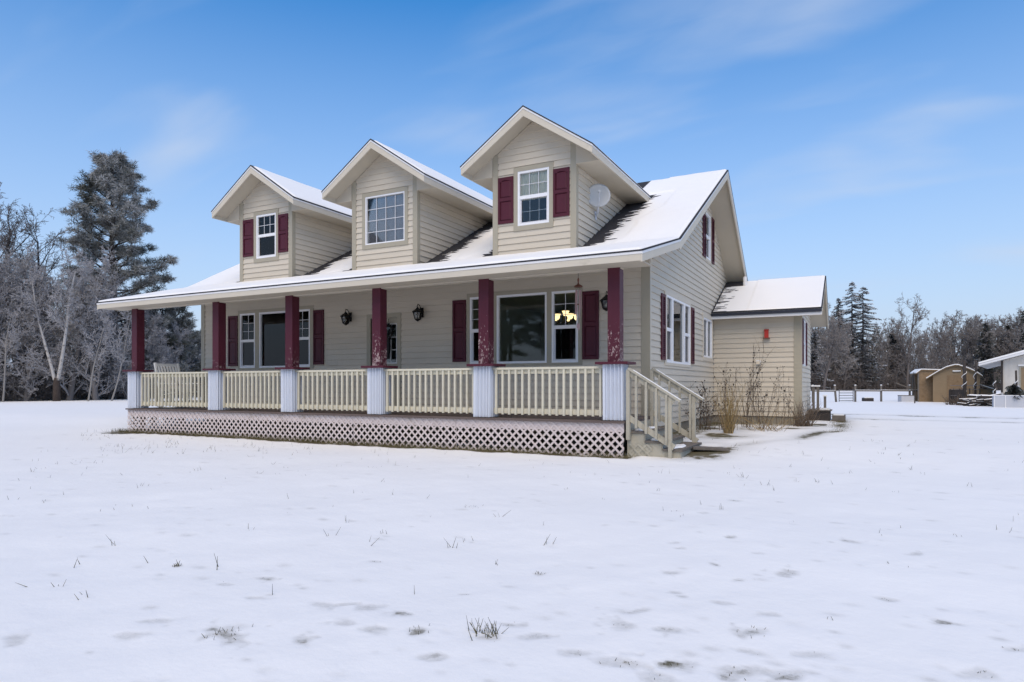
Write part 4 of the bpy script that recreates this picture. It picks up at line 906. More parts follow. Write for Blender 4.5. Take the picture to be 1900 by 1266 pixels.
# tall thin-twigged trees against the sky
for (u, D, h, sd, lab) in ((2,47,12.4,201,'tall grey bare tree at the edge of the left wood, sparse upright limbs'), (38,49,13.2,202,'tallest bare tree of the left wood with dark upright forked limbs'), (-45,46,12,203,'tall bare tree at the outer end of the left wood'), (78,50,12.0,204,'tall bare tree with forked grey limbs beside the frosted crowns'), (20,52,11.5,205,'tall bare tree deep in the left wood behind the sparse tall tree')):
    tr, sg = bare_tree(sd, h, .2, .30, .012, .34, (16,7,5,2), .40, (20,40)); t = tree_thing('bare_tree', lab, 'tall bare trees of the left wood', tr, sg); x, y = spot(u, D); place(t, x, y, 1, rr.uniform(0,6))
# birches
t = thing('birch_tree', 'twin-stemmed white birch rising from a brown stump at the wood edge', 'tree'); x, y = spot(105, 42.6); sg = Segs(); tr = Segs(); rnd = random.Random(5)
cfg = dict(up=[.02,.10,.05,.02,.0], wob=[.05,.14,.17,.2,.2], frost=[.6,.6,.9,1,1], rmin=.011, start=[.55,.2,.1,.1,.1], kids=[13,7,5,3,0], ang=[(30,60),(25,60),(25,70),(30,75)], ratio=[.30,.5,.5,.5])
ax = Vector((_c, _s, 0))
grow(sg, tr, rnd, ax*-.12+Vector((0,0,1.4)), ax*-.16+Vector((0,0,1)), 6.6, .11, 0, 4, cfg); grow(sg, tr, rnd, ax*.1+Vector((0,0,1.4)), ax*.24+Vector((0,0,1)), 7.2, .12, 0, 4, cfg)
tr.mesh('trunk', M['birch'], t, 7); sg.mesh('crown', M['twig'], t, 3); MB().path([(0,0,-.2),(0,0,.6),(0,0,1.2),(0,0,1.55)], [.24,.20,.20,.12], 9).build('stump', M['pinebark'], t, smooth=True); place(t, x, y)
for (u, D, sx, lab) in ((163,42,.22,'slim leaning white-barked sapling beside the twin birch'), (206,43,.30,'slim pale sapling leaning right in front of the tall pine'), (5,41,.2,'slim pale sapling in front of the dense left brush')):
    t = thing('birch_sapling', lab, 'tree', group='pale saplings at the wood edge'); sg = Segs(); tr = Segs(); rnd = random.Random(int(u)); x, y = spot(u, D)
    cfg2 = dict(cfg); cfg2['start'] = [.5,.2,.1,.1,.1]; cfg2['kids'] = [12,6,4,2,0]; cfg2['ratio'] = [.34,.5,.5,.5]
    grow(sg, tr, rnd, Vector((0,0,-.1)), ax*sx+Vector((0,0,1)), 5.6, .065, 0, 4, cfg2); tr.mesh('trunk', M['birchgrey'], t, 6) if 'birchgrey' in M else tr.mesh('trunk', M['birch'], t, 6); sg.mesh('crown', M['twig'], t, 3); place(t, x, y)
# undergrowth
def brush(name, label, spots, n, hmax, rad, frost, mat, seed, cat='undergrowth'):
    g = np.random.default_rng(seed); xs, ys = spots(g, n); zg = ground(xs, ys); h = hmax*g.beta(1.3, 2.2, n)
    base = np.stack([xs, ys, zg+h*g.uniform(0, .75, n)], -1); d = np.stack([g.normal(0, .55, n), g.normal(0, .55, n), np.abs(g.normal(.5, .5, n))], -1); d /= np.linalg.norm(d, axis=1, keepdims=True)
    ln = g.uniform(.3, 1.0, n)*(.4+.3*hmax); tip = base+d*ln[:, None]; A = [base]; B = [tip]; R0 = [np.full(n, rad)]; R1 = [np.full(n, rad*.4)]
    for q in range(3):
        t = g.uniform(.3, .9, n); p = base+d*(ln*t)[:, None]; e = d+g.normal(0, .6, (n, 3)); e /= np.linalg.norm(e, axis=1, keepdims=True); A.append(p); B.append(p+e*(ln*.55)[:, None]); R0.append(np.full(n, rad*.6)); R1.append(np.full(n, rad*.3))
    A = np.vstack(A); B = np.vstack(B); V, F_ = seg_mesh(A, B, np.concatenate(R0), np.concatenate(R1), 3)
    fr = np.clip(frost*(.35+.65*np.clip((A[:, 2]-.3)/(hmax*.55), 0, 1))*g.uniform(.4, 1.2, len(A)), 0, 1)
    o = np_mesh(name, V, F_, M[mat], attrs={'frost': np.repeat(fr, 6)}, kind='stuff'); return tag(o, label, cat)
def left_band(g, n):
    u = g.uniform(-220, 480, n); D = 41.5+(u+20)*.022+np.abs(g.normal(0, 4.5, n))+np.where(u > 250, (u-250)*.05, 0); a = (u-950)/FPX
    return CAM[0]+D*(a*_c-_s), CAM[1]+D*(a*_s+_c)
brush('undergrowth', 'dense grey leafless undergrowth filling the wood left of the house', left_band, 9000, 3.6, .014, .62, 'twig', 3)

# ---- conifers
def needle_clump(g, k, rad, nl, nw):
    """k thin needle sprays round the origin: (k,3,3) triangles"""
    d = g.normal(0, 1, (k, 3)); d /= np.linalg.norm(d, axis=1, keepdims=True); st = d*rad*g.uniform(.05, .75, k)[:, None]; e = d+g.normal(0, .45, (k, 3))+[0,0,.15]; e /= np.linalg.norm(e, axis=1, keepdims=True)
    s = np.cross(e, g.normal(0, 1, (k, 3))); s /= np.linalg.norm(s, axis=1, keepdims=True)
    return np.stack([st-s*nw/2, st+s*nw/2, st+e*nl], 1)
def pine(seed, h, base, rmax, n_limb, label, group, frost, top=.55, double=False, twist=0.0, nlen=.30):
    rnd = random.Random(seed); g = np.random.default_rng(seed); t = thing('pine_tree', label, 'tree', group=group); tr = Segs(); pts = []
    def trunk_path(off, hh, r):
        p = Vector((off, 0, -.2)); prev = p
        for i in range(10):
            q = Vector((off*(1-.3*i/10)+rnd.gauss(0,.06), rnd.gauss(0,.06), hh*(i+1)/10)); tr.add(prev, q, r*(1-.085*i), r*(1-.085*(i+1)), .05); prev = q
    trunk_path(0, h*.97, .36*h/16)
    if double: trunk_path(.85, h*.90, .27*h/16)
    for i in range(n_limb):
        f = (i+rnd.random())/n_limb; z = base+(h-base)*f**1.0; prof = rmax*(1-min(1, f)**1.9)**.62*(1 if f > .15 else .72+1.9*f)+.25
        ln = prof*rnd.uniform(.6, 1.08); az = i*2.4+rnd.uniform(-.5, .5); d = Vector((math.cos(az), math.sin(az), rnd.uniform(-.1,.25)+.45*f)).normalized(); p = Vector((.4*rnd.random() if double else 0, 0, z)); m = 5
        for j in range(m):
            q = p+d*(ln/m); tr.add(p, q, .075*(1-j/m)*(1.1-f*.7)+.014, .075*(1-(j+1)/m)*(1.1-f*.7)+.012, .1); d = (d+Vector((rnd.gauss(0,.12), rnd.gauss(0,.12), .07+rnd.gauss(0,.08)))).normalized(); p = q
            if j >= 1:
                for b in range(3 if j < 4 else 4):
                    sd = (d+Vector((rnd.gauss(0,.75), rnd.gauss(0,.75), rnd.uniform(-.15,.6)))).normalized(); sl = rnd.uniform(.25,.75)*(.5+.12*rmax); e = p+sd*sl; tr.add(p, e, .02, .012, .2); pts.append((e.x, e.y, e.z)); 
                    if rnd.random() < .6: mid = p.lerp(e, .5)+Vector((rnd.gauss(0,.15), rnd.gauss(0,.15), .1)); pts.append(tuple(mid))
    pts = np.array(pts); k = 46; cl = [needle_clump(g, k, .34, nlen, .040) for _ in range(8)]; m = len(pts); tri = np.empty((m, k, 3, 3))
    ang = g.uniform(0, 6.283, m); ca, sa = np.cos(ang), np.sin(ang)
    for i in range(m):
        c_ = cl[i % 8]*g.uniform(.8, 1.3); x = c_[..., 0]*ca[i]-c_[..., 1]*sa[i]; y = c_[..., 0]*sa[i]+c_[..., 1]*ca[i]; tri[i] = np.stack([x, y, c_[..., 2]*.75], -1)+pts[i]
    V = tri.reshape(-1, 3); cf = np.clip(frost+.38*(vnoise(pts[:, 0]*.55+9, pts[:, 2]*.5+pts[:, 1]*.5, seed)-.5)*2+g.normal(0, .10, m), 0, 1)
    fr = np.clip(np.repeat(cf, k)*g.uniform(.2, 1.5, m*k), 0, 1); fr = np.repeat(fr, 3); fr[2::3] = np.clip(fr[2::3]*1.3+.05, 0, 1)
    np_mesh('crown', V, np.arange(len(V)).reshape(-1, 3), M['needle'], t, {'frost': fr}); tr.mesh('trunk', M['pinebark'], t, 6); return t
t = pine(31, 17.4, 4.6, 4.0, 100, 'tall rounded pine dusted with frost, double trunk, left of the porch', 'pines left of the house', .42, double=True); x, y = spot(208, 49); place(t, x, y, 1, R(-20))
t = pine(32, 8.0, .9, 3.2, 52, 'shorter dark green pine seen through the left end of the porch', 'pines left of the house', .16, nlen=.28); x, y = spot(300, 54); place(t, x, y, 1, .4)
t = pine(33, 6.2, .6, 2.5, 34, 'low bushy pine right of the shorter pine behind the porch', 'pines left of the house', .22, nlen=.26); x, y = spot(338, 57); place(t, x, y, 1, 1.4)
t = pine(34, 7.0, .8, 2.8, 36, 'dark pine hidden in the brush under the tall pine', 'pines left of the house', .15, nlen=.28); x, y = spot(225, 50.5); place(t, x, y, 1, 2.4)
for k, (x, y, sc) in enumerate(((-30,-50,1.0),(-21,-44,.9),(-12,-47,1.05),(-39,-46,.85),(-4,-52,.95),(-50,-52,1.1),(10,-60,1.0))):
    o = copy_tree(bpy.data.objects['pine_tree']); place(o, x, y, sc, k*1.3); o['label'] = 'tall pine across the lawn mirrored in the front windows'; o['group'] = 'pines across the lawn'
def spruce(seed, h, r0, label, tops=1, snow=.45, step=.33, name='spruce_tree', sparse=1.0, group='conifers in the far wood'):
    rnd = random.Random(seed); g = np.random.default_rng(seed); t = thing(name, label, 'tree', group=group); tr = Segs(); V = []; fr = []
    for tp in range(tops):
        off = Vector(((tp-(tops-1)/2)*1.9, 0, 0)); hh = h*(1-.05*tp); tr.add(off*.6+Vector((0,0,-.3)), off+Vector((0,0,hh*.6)), .30, .16, .1); tr.add(off+Vector((0,0,hh*.6)), off+Vector((0,0,hh)), .16, .02, .1)
        z = hh*.10
        while z < hh-.15:
            f = z/hh; ln0 = r0*(1-f)**.62+.15
            for b in range(int(rnd.choice((4,5,6))*sparse)+1):
                az = rnd.uniform(0, 6.283); ln = ln0*rnd.uniform(.5, 1.15); dx, dy = math.cos(az), math.sin(az); p = off+Vector((0,0,z+rnd.uniform(-.15,.15))); tip = p+Vector((dx*ln, dy*ln, -ln*rnd.uniform(.12,.38)+.12*ln)); tr.add(p, tip, .035, .012, .15)
                nn = max(5, int(ln*7)); side = Vector((-dy, dx, 0))
                for j in range(nn):
                    s = (j+.5)/nn; c_ = p.lerp(tip, s)+Vector((0,0,-.10*math.sin(3.1*s))); wd = (.16+.30*math.sin(math.pi*min(1, s*.9+.1)))*(.5+ln*.22); sn = rnd.random() < snow
                    for sg_ in (-1, 1):
                        e = c_+side*(sg_*wd*rnd.uniform(.5,1.1))+Vector((dx*.2, dy*.2, -rnd.uniform(.05,.30))); a_ = c_+Vector((dx*.13, dy*.13, .03)); b_ = c_-Vector((dx*.10, dy*.10, .04))
                        V += [tuple(a_), tuple(b_), tuple(e)]; q = (.9 if sn else .12)*rnd.uniform(.5, 1.1); fr += [q, q, q*.6]
            z += step*rnd.uniform(.8, 1.3)*(1.15-.4*f)
    V = np.array(V); np_mesh('crown', V, np.arange(len(V)).reshape(-1, 3), M['spruce'], t, {'frost': np.clip(fr, 0, 1)}); tr.mesh('trunk', M['pinebark'], t, 6); return t
for (sd, u, D, h, r0, tops, sn, sp_, lab) in ((41,1591,126,21.0,5.6,2,.55,.45,'tall open snowy spruce with two tops standing above the far wood'), (42,1556,128,18.0,2.6,1,.40,.7,'thin spruce left of the two-topped spruce in the far wood'), (43,1512,122,11.5,3.2,1,.5,.9,'snow-laden spruce just beyond the addition corner'), (44,1655,131,11.8,3.0,1,.18,1.3,'full green conifer in the far wood right of the tall spruce'),
    (45,1829,130,13.6,2.8,1,.05,1.5,'dark small conifer above the sheds in the far wood'), (46,1478,124,13,3.2,1,.4,.9,'spruce in the far wood hidden behind the addition'), (47,1905,134,17,3.4,1,.2,1.2,'dark conifer in the far wood behind the stucco building'), (48,1870,138,14,3.0,1,.15,1.2,'grey-green conifer between bare trees left of the stucco building')):
    t = spruce(sd, h, r0, lab, tops, sn, sparse=sp_); x, y = spot(u, D); place(t, x, y, 1, rr.uniform(0, .6))
# ---- far wood on the right
FG = 'bare trees of the far wood beyond the field'
protoR = []
for k, (h, fr, st) in enumerate(((13,.55,.25),(11,.75,.2),(14,.35,.3),(9.5,.85,.12),(12,.5,.35))):
    tr, sg = bare_tree(300+k, h, .10+.008*h, fr, .022, st, (20,7,5,2), .36, (22,50)); protoR.append([tree_thing('bare_tree', 'bare greyish tree in the far wood beyond the snowy field', FG, tr, sg, 'twigfar', 'twigfar'), False, h])
SKY = [(1470,13),(1500,12),(1530,15),(1560,13),(1620,11),(1650,11.5),(1682,15.6),(1700,11),(1730,12),(1760,14.5),(1785,15.5),(1815,14.5),(1845,15.0),(1870,15.5),(1890,16),(1920,16),(1960,15.5)]
for row in range(3):
    D0 = 122+row*9; u = 1440+row*7
    while u < 2040:
        hs = np.interp(u, [a for a, b in SKY], [b for a, b in SKY])*rr.uniform(.80, 1.04)*(1 if row else .86); k = rr.randrange(5); x, y = spot(u, D0+rr.uniform(-3, 4)+(u-1500)*.03); put(protoR, k, x, y, hs/protoR[k][2], rr.uniform(0, 6.28)); u += rr.uniform(11, 21)
t_, s_ = bare_tree(77, 15.8, .26, .4, .022, .22, (16,7,5,2), .40, (30,60)); t = tree_thing('bare_tree', 'broad bare tree with a spreading crown standing above the far wood', FG, t_, s_, 'twigfar', 'twigfar'); x, y = spot(1683, 124); place(t, x, y)
t_, s_ = bare_tree(78, 11.5, .24, .45, .02, .2, (16,7,6,3), .42, (30,62)); t = tree_thing('bare_tree', 'gnarled bare tree beside the addition corner in front of the far wood', FG, t_, s_, 'twigfar', 'twigfar'); x, y = spot(1528, 108); place(t, x, y)
def right_band(g, n):
    u = g.uniform(1400, 2080, n); D = 119+(u-1500)*.03+np.abs(g.normal(0, 9, n)); a = (u-950)/FPX; return CAM[0]+D*(a*_c-_s), CAM[1]+D*(a*_s+_c)
brush('undergrowth', 'dark brown leafless undergrowth along the far wood', right_band, 9500, 7.0, .035, .34, 'twigfar', 6)
def back_band(g, n):
    u = g.uniform(330, 1420, n); D = 126+np.abs(g.normal(0, 8, n)); a = (u-950)/FPX; return CAM[0]+D*(a*_c-_s), CAM[1]+D*(a*_s+_c)
brush('undergrowth', 'brown leafless undergrowth of the far wood behind the house', back_band, 1700, 5.0, .05, .3, 'twigfar', 8)
u = 430
while u < 1430:
    k = rr.randrange(5); x, y = spot(u, 128+rr.uniform(0, 14)); put(protoR, k, x, y, rr.uniform(10, 14)/protoR[k][2], rr.uniform(0, 6.28)); u += rr.uniform(16, 34)
# ---- dry plants by the addition
def dry_plant(name, label, x, y, n, h, spread, mat, seed, heads=0, lean=.25, rad=.006, twigs=0, grp=None, bright=.6):
    rnd = random.Random(seed); t = thing(name, label, 'plant', (x, y, gz(x, y)-.02), group=grp); sg = Segs(); hd = MB()
    for i in range(n):
        a = rnd.uniform(0, 6.283); r = spread*math.sqrt(rnd.random()); p = Vector((r*math.cos(a), r*math.sin(a), 0)); d = Vector((rnd.gauss(0,lean), rnd.gauss(0,lean), 1)).normalized(); hh = h*rnd.uniform(.45, 1.0); f = bright*rnd.uniform(.3, 1.5)
        for j in range(4):
            q = p+d*(hh/4); sg.add(p, q, rad*(1-.2*j), rad*(.8-.2*j)+.001, min(1, f)); d = (d+Vector((rnd.gauss(0,.10), rnd.gauss(0,.10), -.06*lean*4*j*rnd.random()))).normalized(); p = q
            for b in range(twigs if j else 0):
                e = (d+Vector((rnd.gauss(0,.6), rnd.gauss(0,.6), .1))).normalized(); ln = hh*rnd.uniform(.08,.22); sg.add(p, p+e*ln, rad*.6, rad*.3, min(1, f)); 
                if heads and rnd.random() < .4: hd.ball(p+e*ln, rnd.uniform(.008,.019), 3)
        if heads and rnd.random() < heads: hd.ball(p, rnd.uniform(.012,.028), 3)
    sg.mesh('stems', M[mat], t, 3)
    if hd.v: o = hd.build('seed_heads', M['darkwood'], t); o['kind'] = 'stuff'
    return t
PG = 'dry plants along the addition wall'
x, y = gpt(1352, 806, .13); dry_plant('dry_grass_clump', 'pale straw-coloured clump of tall dry grass near the porch steps', x, y, 95, 1.2, .10, 'straw', 1, rad=.0055, lean=.20, grp=PG, bright=.75)
x, y = gpt(1345, 800, .13); dry_plant('dry_plant', 'thin brown dry stalks rising out of the pale grass clump', x, y, 14, 1.45, .3, 'dead', 2, .3, .10, .006, 2, PG)
x, y = gpt(1385, 793, .14); dry_plant('dry_plant', 'tallest dry plant by the addition wall, dark nodding seed heads', x+.05, y-.25, 15, 2.0, .14, 'dead', 3, .8, .11, .007, 2, PG)
x, y = gpt(1410, 796, .14); dry_plant('dry_plant', 'dark branching dry plant with round seed heads against the addition', x+.1, y-.2, 16, 1.6, .13, 'dead', 4, .7, .20, .006, 2, PG)
x, y = gpt(1452, 790, .15); dry_plant('dry_plant', 'sparse thin dry stalks near the corner of the addition', x, y-.1, 9, 1.45, .22, 'dead', 5, .5, .10, .006, 2, PG)
x, y = gpt(1508, 782, .155); dry_plant('dry_plant', 'low reddish-brown dry clump at the back corner of the addition', x-.1, y-2.6, 110, .75, .22, 'dead', 6, 0, .45, .006, 1, PG, 1.0)
x, y = gpt(1303, 800, .12); dry_plant('dry_plant', 'small tangled dry bush behind the porch stair rail', x, y, 34, 1.05, .28, 'dead', 7, .35, .30, .006, 3, PG)
x, y = gpt(1425, 800, .15); dry_plant('dry_plant', 'flattened straw stems lying at the foot of the addition wall', x, y-.1, 46, .9, .35, 'straw', 8, 0, .9, .005, 0, PG)
# grass poking through the snow
g = np.random.default_rng(12); A = []; B = []; Rr_ = []; Ff = []
def blades(x, y, n, h, sp, f):
    for _ in range(n):
        p = np.array([x+g.normal(0, sp), y+g.normal(0, sp), 0]); p[2] = ground(p[0], p[1])-.03; d = np.array([g.normal(0, .45), g.normal(0, .45), 1]); hh = h*g.uniform(.5, 1.2); A.append(p); B.append(p+d*hh); Rr_.append(.0022+.0012*g.random()); Ff.append(np.clip(f*g.uniform(.3,1.4),0,1))
for (u, v, n, h) in ((877,944,26,.07),(900,1176,36,.11),(420,1178,40,.06),(776,1172,20,.06),(1393,1174,22,.05),(1460,1066,14,.05),(838,1012,4,.13),(615,994,3,.12),(330,1046,8,.06),(1340,945,3,.1),(1052,908,3,.1),(690,870,3,.1),(1465,868,5,.1),(1515,895,4,.1),(480,880,6,.09)):
    x, y = gpt(u, v); blades(x, y, n, h*.75, .012+.0008*n, .35)
for (u, v, sz) in FEET:
    x, y = gpt(u, v); blades(x, y, 7, .022, sz*.30, .25)
for i in range(230):
    u = g.uniform(0, 1900); D = 3+10*g.random()**.6; x, y = spot(u, D)
    if x < .6 and y > -2.5: continue
    blades(x, y, int(g.integers(1, 4)), g.uniform(.045, .085), .04, .3)
for i in range(90):
    x, y = spot(g.uniform(150, 560), g.uniform(11, 17)); 
    if x < .6 and y > -2.5: continue
    blades(x, y, int(g.integers(1, 5)), .1, .08, .3)
for i in range(3600):
    x = g.uniform(-13.35, .35); y = -2.12-abs(g.normal(0, .15)); blades(x, y, 1, .10, .01, .5)
for i in range(500):
    x, y = g.uniform(.05, .6), g.uniform(0, 6.3); blades(x, y, 1, .10, .03, .5)
for i in range(420):
    x, y = gpt(g.uniform(1540, 1572), g.uniform(778, 802), .155); blades(x, y, 1, .06, .05, .6)
V, F_ = seg_mesh(A, B, Rr_, np.array(Rr_)*.3, 3)
M['blade'] = attr_mat('dead_grass_blades', (.045,.045,.02), (.26,.22,.11))
o = np_mesh('dead_grass', V, F_, M['blade'], attrs={'frost': np.repeat(Ff, 6)}, kind='stuff'); tag(o, 'dead grass blades poking through the snow on the lawn', 'grass')

# ------------------------------------------------------------------ field fence, sheds, stucco building
FEN = 'round posts of the field fence'
def gp(u, D): x, y = spot(u, D); return x, y, gz(x, y)
fp = [1508, 1550, 1587, 1635, 1688, 1737]; FD = [39.5, 40, 40.2, 40.6, 41, 41.4]; fence = thing('field_fence', 'weathered wooden post and rail fence across the snowy field', 'fence')
for i, (u, D) in enumerate(zip(fp, FD)):
    x, y, z = gp(u, D); lean = (-.06 if u == 1550 else 0); p = MB().path([(x-lean,y,z-.2),(x,y,z+.5),(x+lean*.5,y,z+1.0)], [.062,.06,.056], 8).build('post', M['wood'], fence, smooth=True); MB().lathe((x+lean*.5,y,z+1.0), [(.058,-.005),(.055,.03),(.03,.045)], 8).build('post_snow', M['snow'], p, smooth=True)
for i in (0, 2, 3, 4):
    a = gp(fp[i], FD[i]); b = gp(fp[i+1], FD[i+1]); MB().path([(a[0],a[1]-.09,a[2]+.68),(b[0],b[1]-.09,b[2]+.66)], .045, 6).build('rail', M['wood'], fence); MB().bar((a[0],a[1]-.09,a[2]+.727),(b[0],b[1]-.09,b[2]+.707), .06, .02).build('rail_snow', M['snow'], fence)
gt = thing('field_gate', 'small grey tubular five-bar gate between two fence posts', 'gate'); a = gp(1557, 40); b = gp(1583, 40.1)
for k in range(5): z = .08+k*.155; MB().path([(a[0],a[1],a[2]+z),(b[0],b[1],b[2]+z)], .022, 6).build('bar', M['steel'], gt)
for q in (a, b): MB().path([(q[0],q[1],q[2]+.02),(q[0],q[1],q[2]+.78)], .026, 6).build('upright', M['steel'], gt)
a = gp(1662, 41); b = gp(1692, 41); o = MB().path([(a[0],a[1],a[2]+1.15),(b[0],b[1]-.12,b[2]+.76)], .035, 6).build('leaning_pole', M['wood']); tag(o, 'thin pole leaning against the field fence beside the open lean-to', 'pole')
a = gp(1610, 41.5); t = thing('feed_trough', 'low dark feed trough topped with snow in the field', 'trough', a, R(20)); MB().box(-.28,.28,-.2,.2,-.02,.2).build('body', M['darkwood'], t); MB().box(-.25,.25,-.17,.17,.2,.25).build('snow', M['snow'], t)
a = gp(1681, 40.3); t = thing('white_crate', 'pale grey panel crate standing beside the fence post', 'crate', a, R(25)); MB().box(-.38,.38,-.2,.2,-.02,.36).build('body', M['planter'], t); MB().box(-.39,.39,-.21,.21,.36,.40).build('lid', M['wood'], t)
a = gp(1697, 37.2); o = MB().path([(a[0],a[1],a[2]-.2),(a[0]+.03,a[1],a[2]+.8),(a[0]-.04,a[1],a[2]+1.75)], [.035,.03,.022], 6).build('stake', M['darkwood']); tag(o, 'thin dark stake standing in the snow before the lean-to', 'stake')

# lean-to
x, y, z = gp(1722, 40.6); t = thing('lean_to', 'open-fronted strand board lean-to beside the arched shed', 'shed', (x, y, z-.02), R(7))
W_, H_ = .68, 1.92
MB().box(-W_+.02, W_, -.75, -.71, 0, H_).build('front_panel', M['osb'], t); MB().box(-W_+.02, W_, .8, .84, 0, H_-.02).build('back_panel', M['osb'], t); MB().box(W_-.04, W_, -.71, .8, 0, H_-.02).build('side_panel', M['osb'], t)
MB().box(-W_-.02, -W_+.06, -.76, -.70, 0, H_).build('corner_post', M['wood'], t); MB().box(-W_-.02, -W_+.06, .78, .84, 0, H_-.03).build('corner_post', M['wood'], t)
MB().prism([(-W_-.12,-.85,H_-.16),(-W_+.15,-.85,H_+.06),(W_+.05,-.85,H_+.02),(W_+.05,-.85,H_-.03),(-W_+.15,-.85,H_),(-W_-.12,-.85,H_-.22)], (0,1.8,0)).build('roof', M['osb'], t)
MB().prism([(-W_-.12,-.86,H_-.158),(-W_+.15,-.86,H_+.062),(W_+.04,-.86,H_+.022),(W_+.04,-.86,H_+.06),(-W_+.15,-.86,H_+.11),(-W_-.12,-.86,H_-.11)], (0,1.8,0)).build('roof_snow', M['snow'], t)
# arched shed
x, y, z = gp(1774, 38.8); t = thing('arched_shed', 'tan board shed with a curved snow-edged roof', 'shed', (x, y, z-.02), R(-5)); W_ = 1.15
arc = [(-W_,1.62),(-W_*.75,1.82),(-W_*.42,2.05),(-.05,2.18),(.12,2.16),(W_*.42,2.02),(W_*.75,1.82),(W_,1.60)]
MB().prism([(-W_,0,0)]+[(a,0,b) for a,b in arc]+[(W_,0,0)], (0,.05,0)).build('front_wall', M['osbd'], t); MB().prism([(-W_,2.5,0)]+[(a,2.5,b) for a,b in arc]+[(W_,2.5,0)], (0,.05,0)).build('back_wall', M['osbd'], t)
MB().box(-W_, -W_+.04, .051, 2.499, 0, 1.61).build('side_wall', M['osbd'], t); MB().box(W_-.04, W_, .051, 2.499, 0, 1.59).build('side_wall', M['osbd'], t)
ro = [(-W_-.34,1.38)]+arc+[(W_+.12,1.50)]
def curved(mbx, off, th, y0, y1):
    lo = [(a,b+off) for a,b in ro]; hi = [(a,b+off+th) for a,b in ro]
    for i in range(len(ro)-1): mbx.prism([(lo[i][0],y0,lo[i][1]),(lo[i+1][0],y0,lo[i+1][1]),(hi[i+1][0],y0,hi[i+1][1]),(hi[i][0],y0,hi[i][1])], (0,y1-y0,0))
    return mbx
curved(MB(), .002, .05, -.18, 2.7).build('roof', M['osbd'], t); curved(MB(), .053, .05, -.20, 2.72).build('roof_snow', M['snow'], t)
MB().box(-.45, .62, -.018, -.002, .02, 1.62).build('door', M['osb'], t); MB().box(-.16, .22, -.05, -.002, 1.80, 1.84).build('light_shelf', M['wood'], t); MB().box(-.17, .23, -.06, -.004, 1.84, 1.90).build('shelf_snow', M['snow'], t)
# little side roof right of the shed
MB().prism([(W_+.001,.3,1.05),(W_+.75,.3,.78),(W_+.75,.3,.74),(W_+.001,.3,1.0)], (0,1.2,0)).build('side_roof', M['osbd'], t); MB().prism([(W_+.002,.29,1.052),(W_+.76,.29,.782),(W_+.76,.29,.82),(W_+.002,.29,1.09)], (0,1.2,0)).build('side_roof_snow', M['snow'], t); MB().box(W_+.66, W_+.72, .34, .40, 0, .75).build('side_post', M['wood'], t)
MB().box(W_+.01, W_+.65, .45, .50, 0, .80).build('side_panel', M['osbd'], t)
# wire run, poles, wood pile
t = thing('wire_pen', 'dark wire pen with a metal top rail in front of the arched shed', 'pen', (0,0,0)); a = gp(1763, 36.5); b = gp(1818, 35.5)
n = 9
for k in range(n+1):
    f = k/n; p = [a[j]+(b[j]-a[j])*f for j in range(3)]; MB().path([(p[0],p[1],p[2]-.05),(p[0],p[1],p[2]+.82+.05*math.sin(k*2.2))], .028 if k % 3 == 0 else .013, 5).build('upright', M['darkwood'], t)
for z in (.15,.45,.80,1.0): MB().path([(a[0],a[1],a[2]+z),(b[0],b[1],b[2]+z)], .016, 5).build('rail', M['steel'], t)
MB().bar((a[0]-.05,a[1]+.1,a[2]+.40),(b[0]-.6,b[1]+.12,b[2]+.40), .02, .74).build('windbreak_panel', M['darkwood'], t)
def pole(name, u, D, h, r, lab, lean=0.0):
    x, y, z = gp(u, D); t = thing(name, lab, 'pole', (x, y, z), group='dark poles around the wood pile'); MB().path([(0,0,-.2),(.03,0,h*.5),(lean,0,h)], [r,r*.95,r*.8], 8).build('shaft', M['darkwood'], t, smooth=True)
    pts = [(r*1.3*math.cos(k*.9), r*1.3*math.sin(k*.9), h*(.30+.5*k/16)) for k in range(17)]; MB().path(pts, .016, 4).build('wrapped_vine', M['snow'], t); return t
pole('post_pole', 1789, 35, 2.35, .085, 'thick dark pole wound with snowy vine in front of the arched shed'); pole('post_pole', 1809, 36, 2.4, .055, 'thinner dark pole wound with snowy vine beside the side roof', .05)
pole('post_pole', 1845, 33, 1.7, .05, 'short grey pole at the left corner of the stucco building'); pole('post_pole', 1885, 31.0, 1.72, .05, 'grey pole standing before the stucco wall beside the planter')
# wood pile: each log a thing's part
t = thing('wood_pile', 'untidy pile of snow-covered logs and slabs left of the grey planter', 'wood pile'); rl = random.Random(9); cx, cy, cz = gp(1826, 32.5)
for k in range(26):
    lay = k % 4; z = .06+lay*.13; x = cx+rl.uniform(-.75,.55)*(1-.16*lay); y = cy+rl.uniform(-.5,.5); an = R(YAW)+rl.gauss(0,.35); L_ = rl.uniform(.35,.75); r = rl.uniform(.04,.075); dz = rl.gauss(0,.05)
    p = (x-L_*math.cos(an), y-L_*math.sin(an), cz+z-dz); q = (x+L_*math.cos(an), y+L_*math.sin(an), cz+z+dz); lg = MB().path([p, q], r, 7).build('log', M['darkwood'], t); MB().path([(p[0],p[1],p[2]+r*.75),((p[0]+q[0])/2,(p[1]+q[1])/2,(p[2]+q[2])/2+r*.85),(q[0],q[1],q[2]+r*.75)], [r*.5,r*.7,r*.5], 5).build('log_snow', M['snow'], lg)
for k, (u, D, h, s) in enumerate(((1768,34.5,.5,.5),(1790,33.8,.55,.55),(1812,33.4,.6,.5))):
    x, y, z = gp(u, D); dry_plant('dry_plant', ['low dark tangled brush before the wire pen', 'tangled dark brush around the foot of the thick vine pole', 'twiggy dark brush beside the wood pile'][k], x, y, 60, h*1.1, s*.7, 'dead', 60+k, 0, .6, .012, 2, 'brush before the sheds')
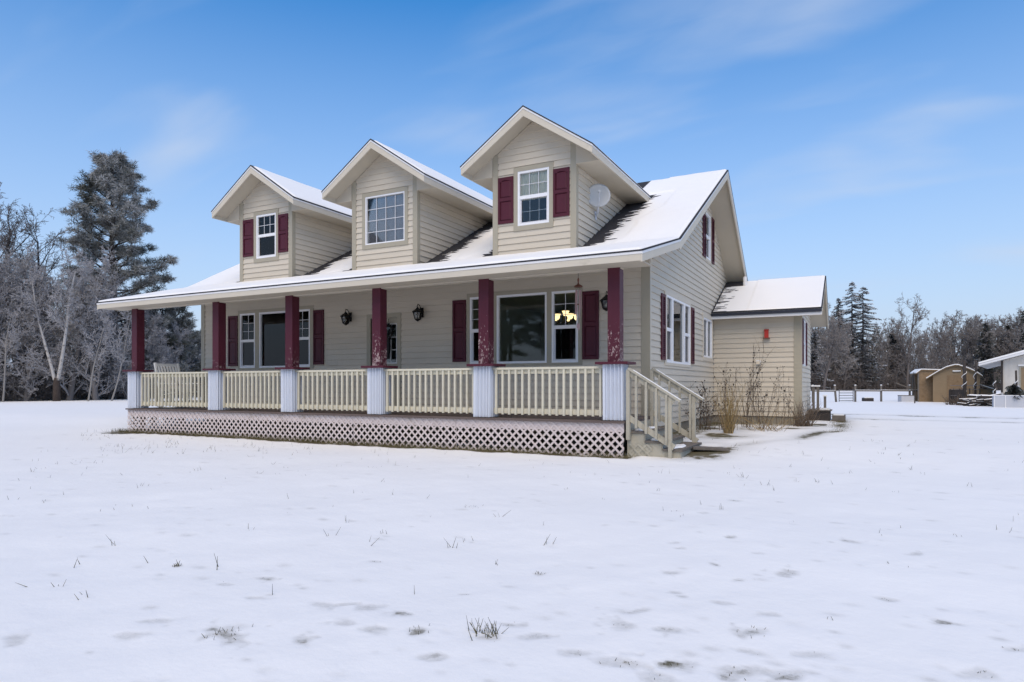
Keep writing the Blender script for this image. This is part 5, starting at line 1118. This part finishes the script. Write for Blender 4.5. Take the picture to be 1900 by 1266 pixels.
# planter and evergreen
x, y, z = gp(1873, 30.5); t = thing('planter_box', 'large pale grey panelled planter box in front of the stucco building', 'planter', (x, y, z-.03), R(-3)); MB().box(-.62,.62,-.3,.3,0,.56).build('box', M['planter'], t)
for s in (-.62, -.2): MB().box(s, s+.035, -.318, -.301, 0, .56).build('seam_batten', M['drip'], t)
MB().box(-.635,.635,-.315,-.24,.561,.60).build('rim', M['drip'], t); MB().box(-.58,.58,-.24,.26,.562,.60).build('soil_snow', M['snow'], t)
t = spruce(71, 1.05, .62, 'small dark green evergreen bush growing in the grey planter', 1, .12, .10, 'evergreen_bush', 2.0, 'planter plants'); place(t, x+.18, y+.02, .55, 0, z+.54)
# stucco building
x, y, z = gp(1857, 33.5); t = thing('stucco_building', 'off-white stucco building with a low snowy gable roof at the field edge', 'building', (x, y, z-.02), R(-11)); Wd, e0, sl = 5.2, 2.28, .30
MB().prism([(0,0,0),(0,0,e0),(Wd/2,0,e0+sl*Wd/2),(Wd,0,e0),(Wd,0,0)], (0,7,0)).build('wall', M['stucco'], t)
for sg_ in (0, 1):
    f = (lambda a: a) if sg_ == 0 else (lambda a: Wd-a)
    pts = [(f(-.9),-.45,e0-.9*sl+.02),(f(Wd/2),-.45,e0+sl*Wd/2+.02),(f(Wd/2),-.45,e0+sl*Wd/2+.14),(f(-.9),-.45,e0-.9*sl+.12)]
    MB().prism(pts, (0,7.9,0)).build('roof', M['drip'], t); MB().prism([(p[0],p[1]+.03,p[2]+.12) if i < 2 else (p[0],p[1]+.03,p[2]+.10) for i, p in enumerate(pts)], (0,7.8,0)).build('roof_snow', M['snow'], t)
MB().box(.75, 1.15, -.06, -.002, 0, 2.0).build('door_frame', M['trim'], t); MB().box(.82, 1.08, -.08, -.061, .02, 1.93).build('door', M['osbd'], t); MB().box(.7, 1.2, -.12, -.002, 2.0, 2.08).build('door_head', M['drip'], t)
MB().path([(.05,-.06,.02),(.05,-.06,e0)], .05, 6).build('downpipe', M['darkwood'], t)
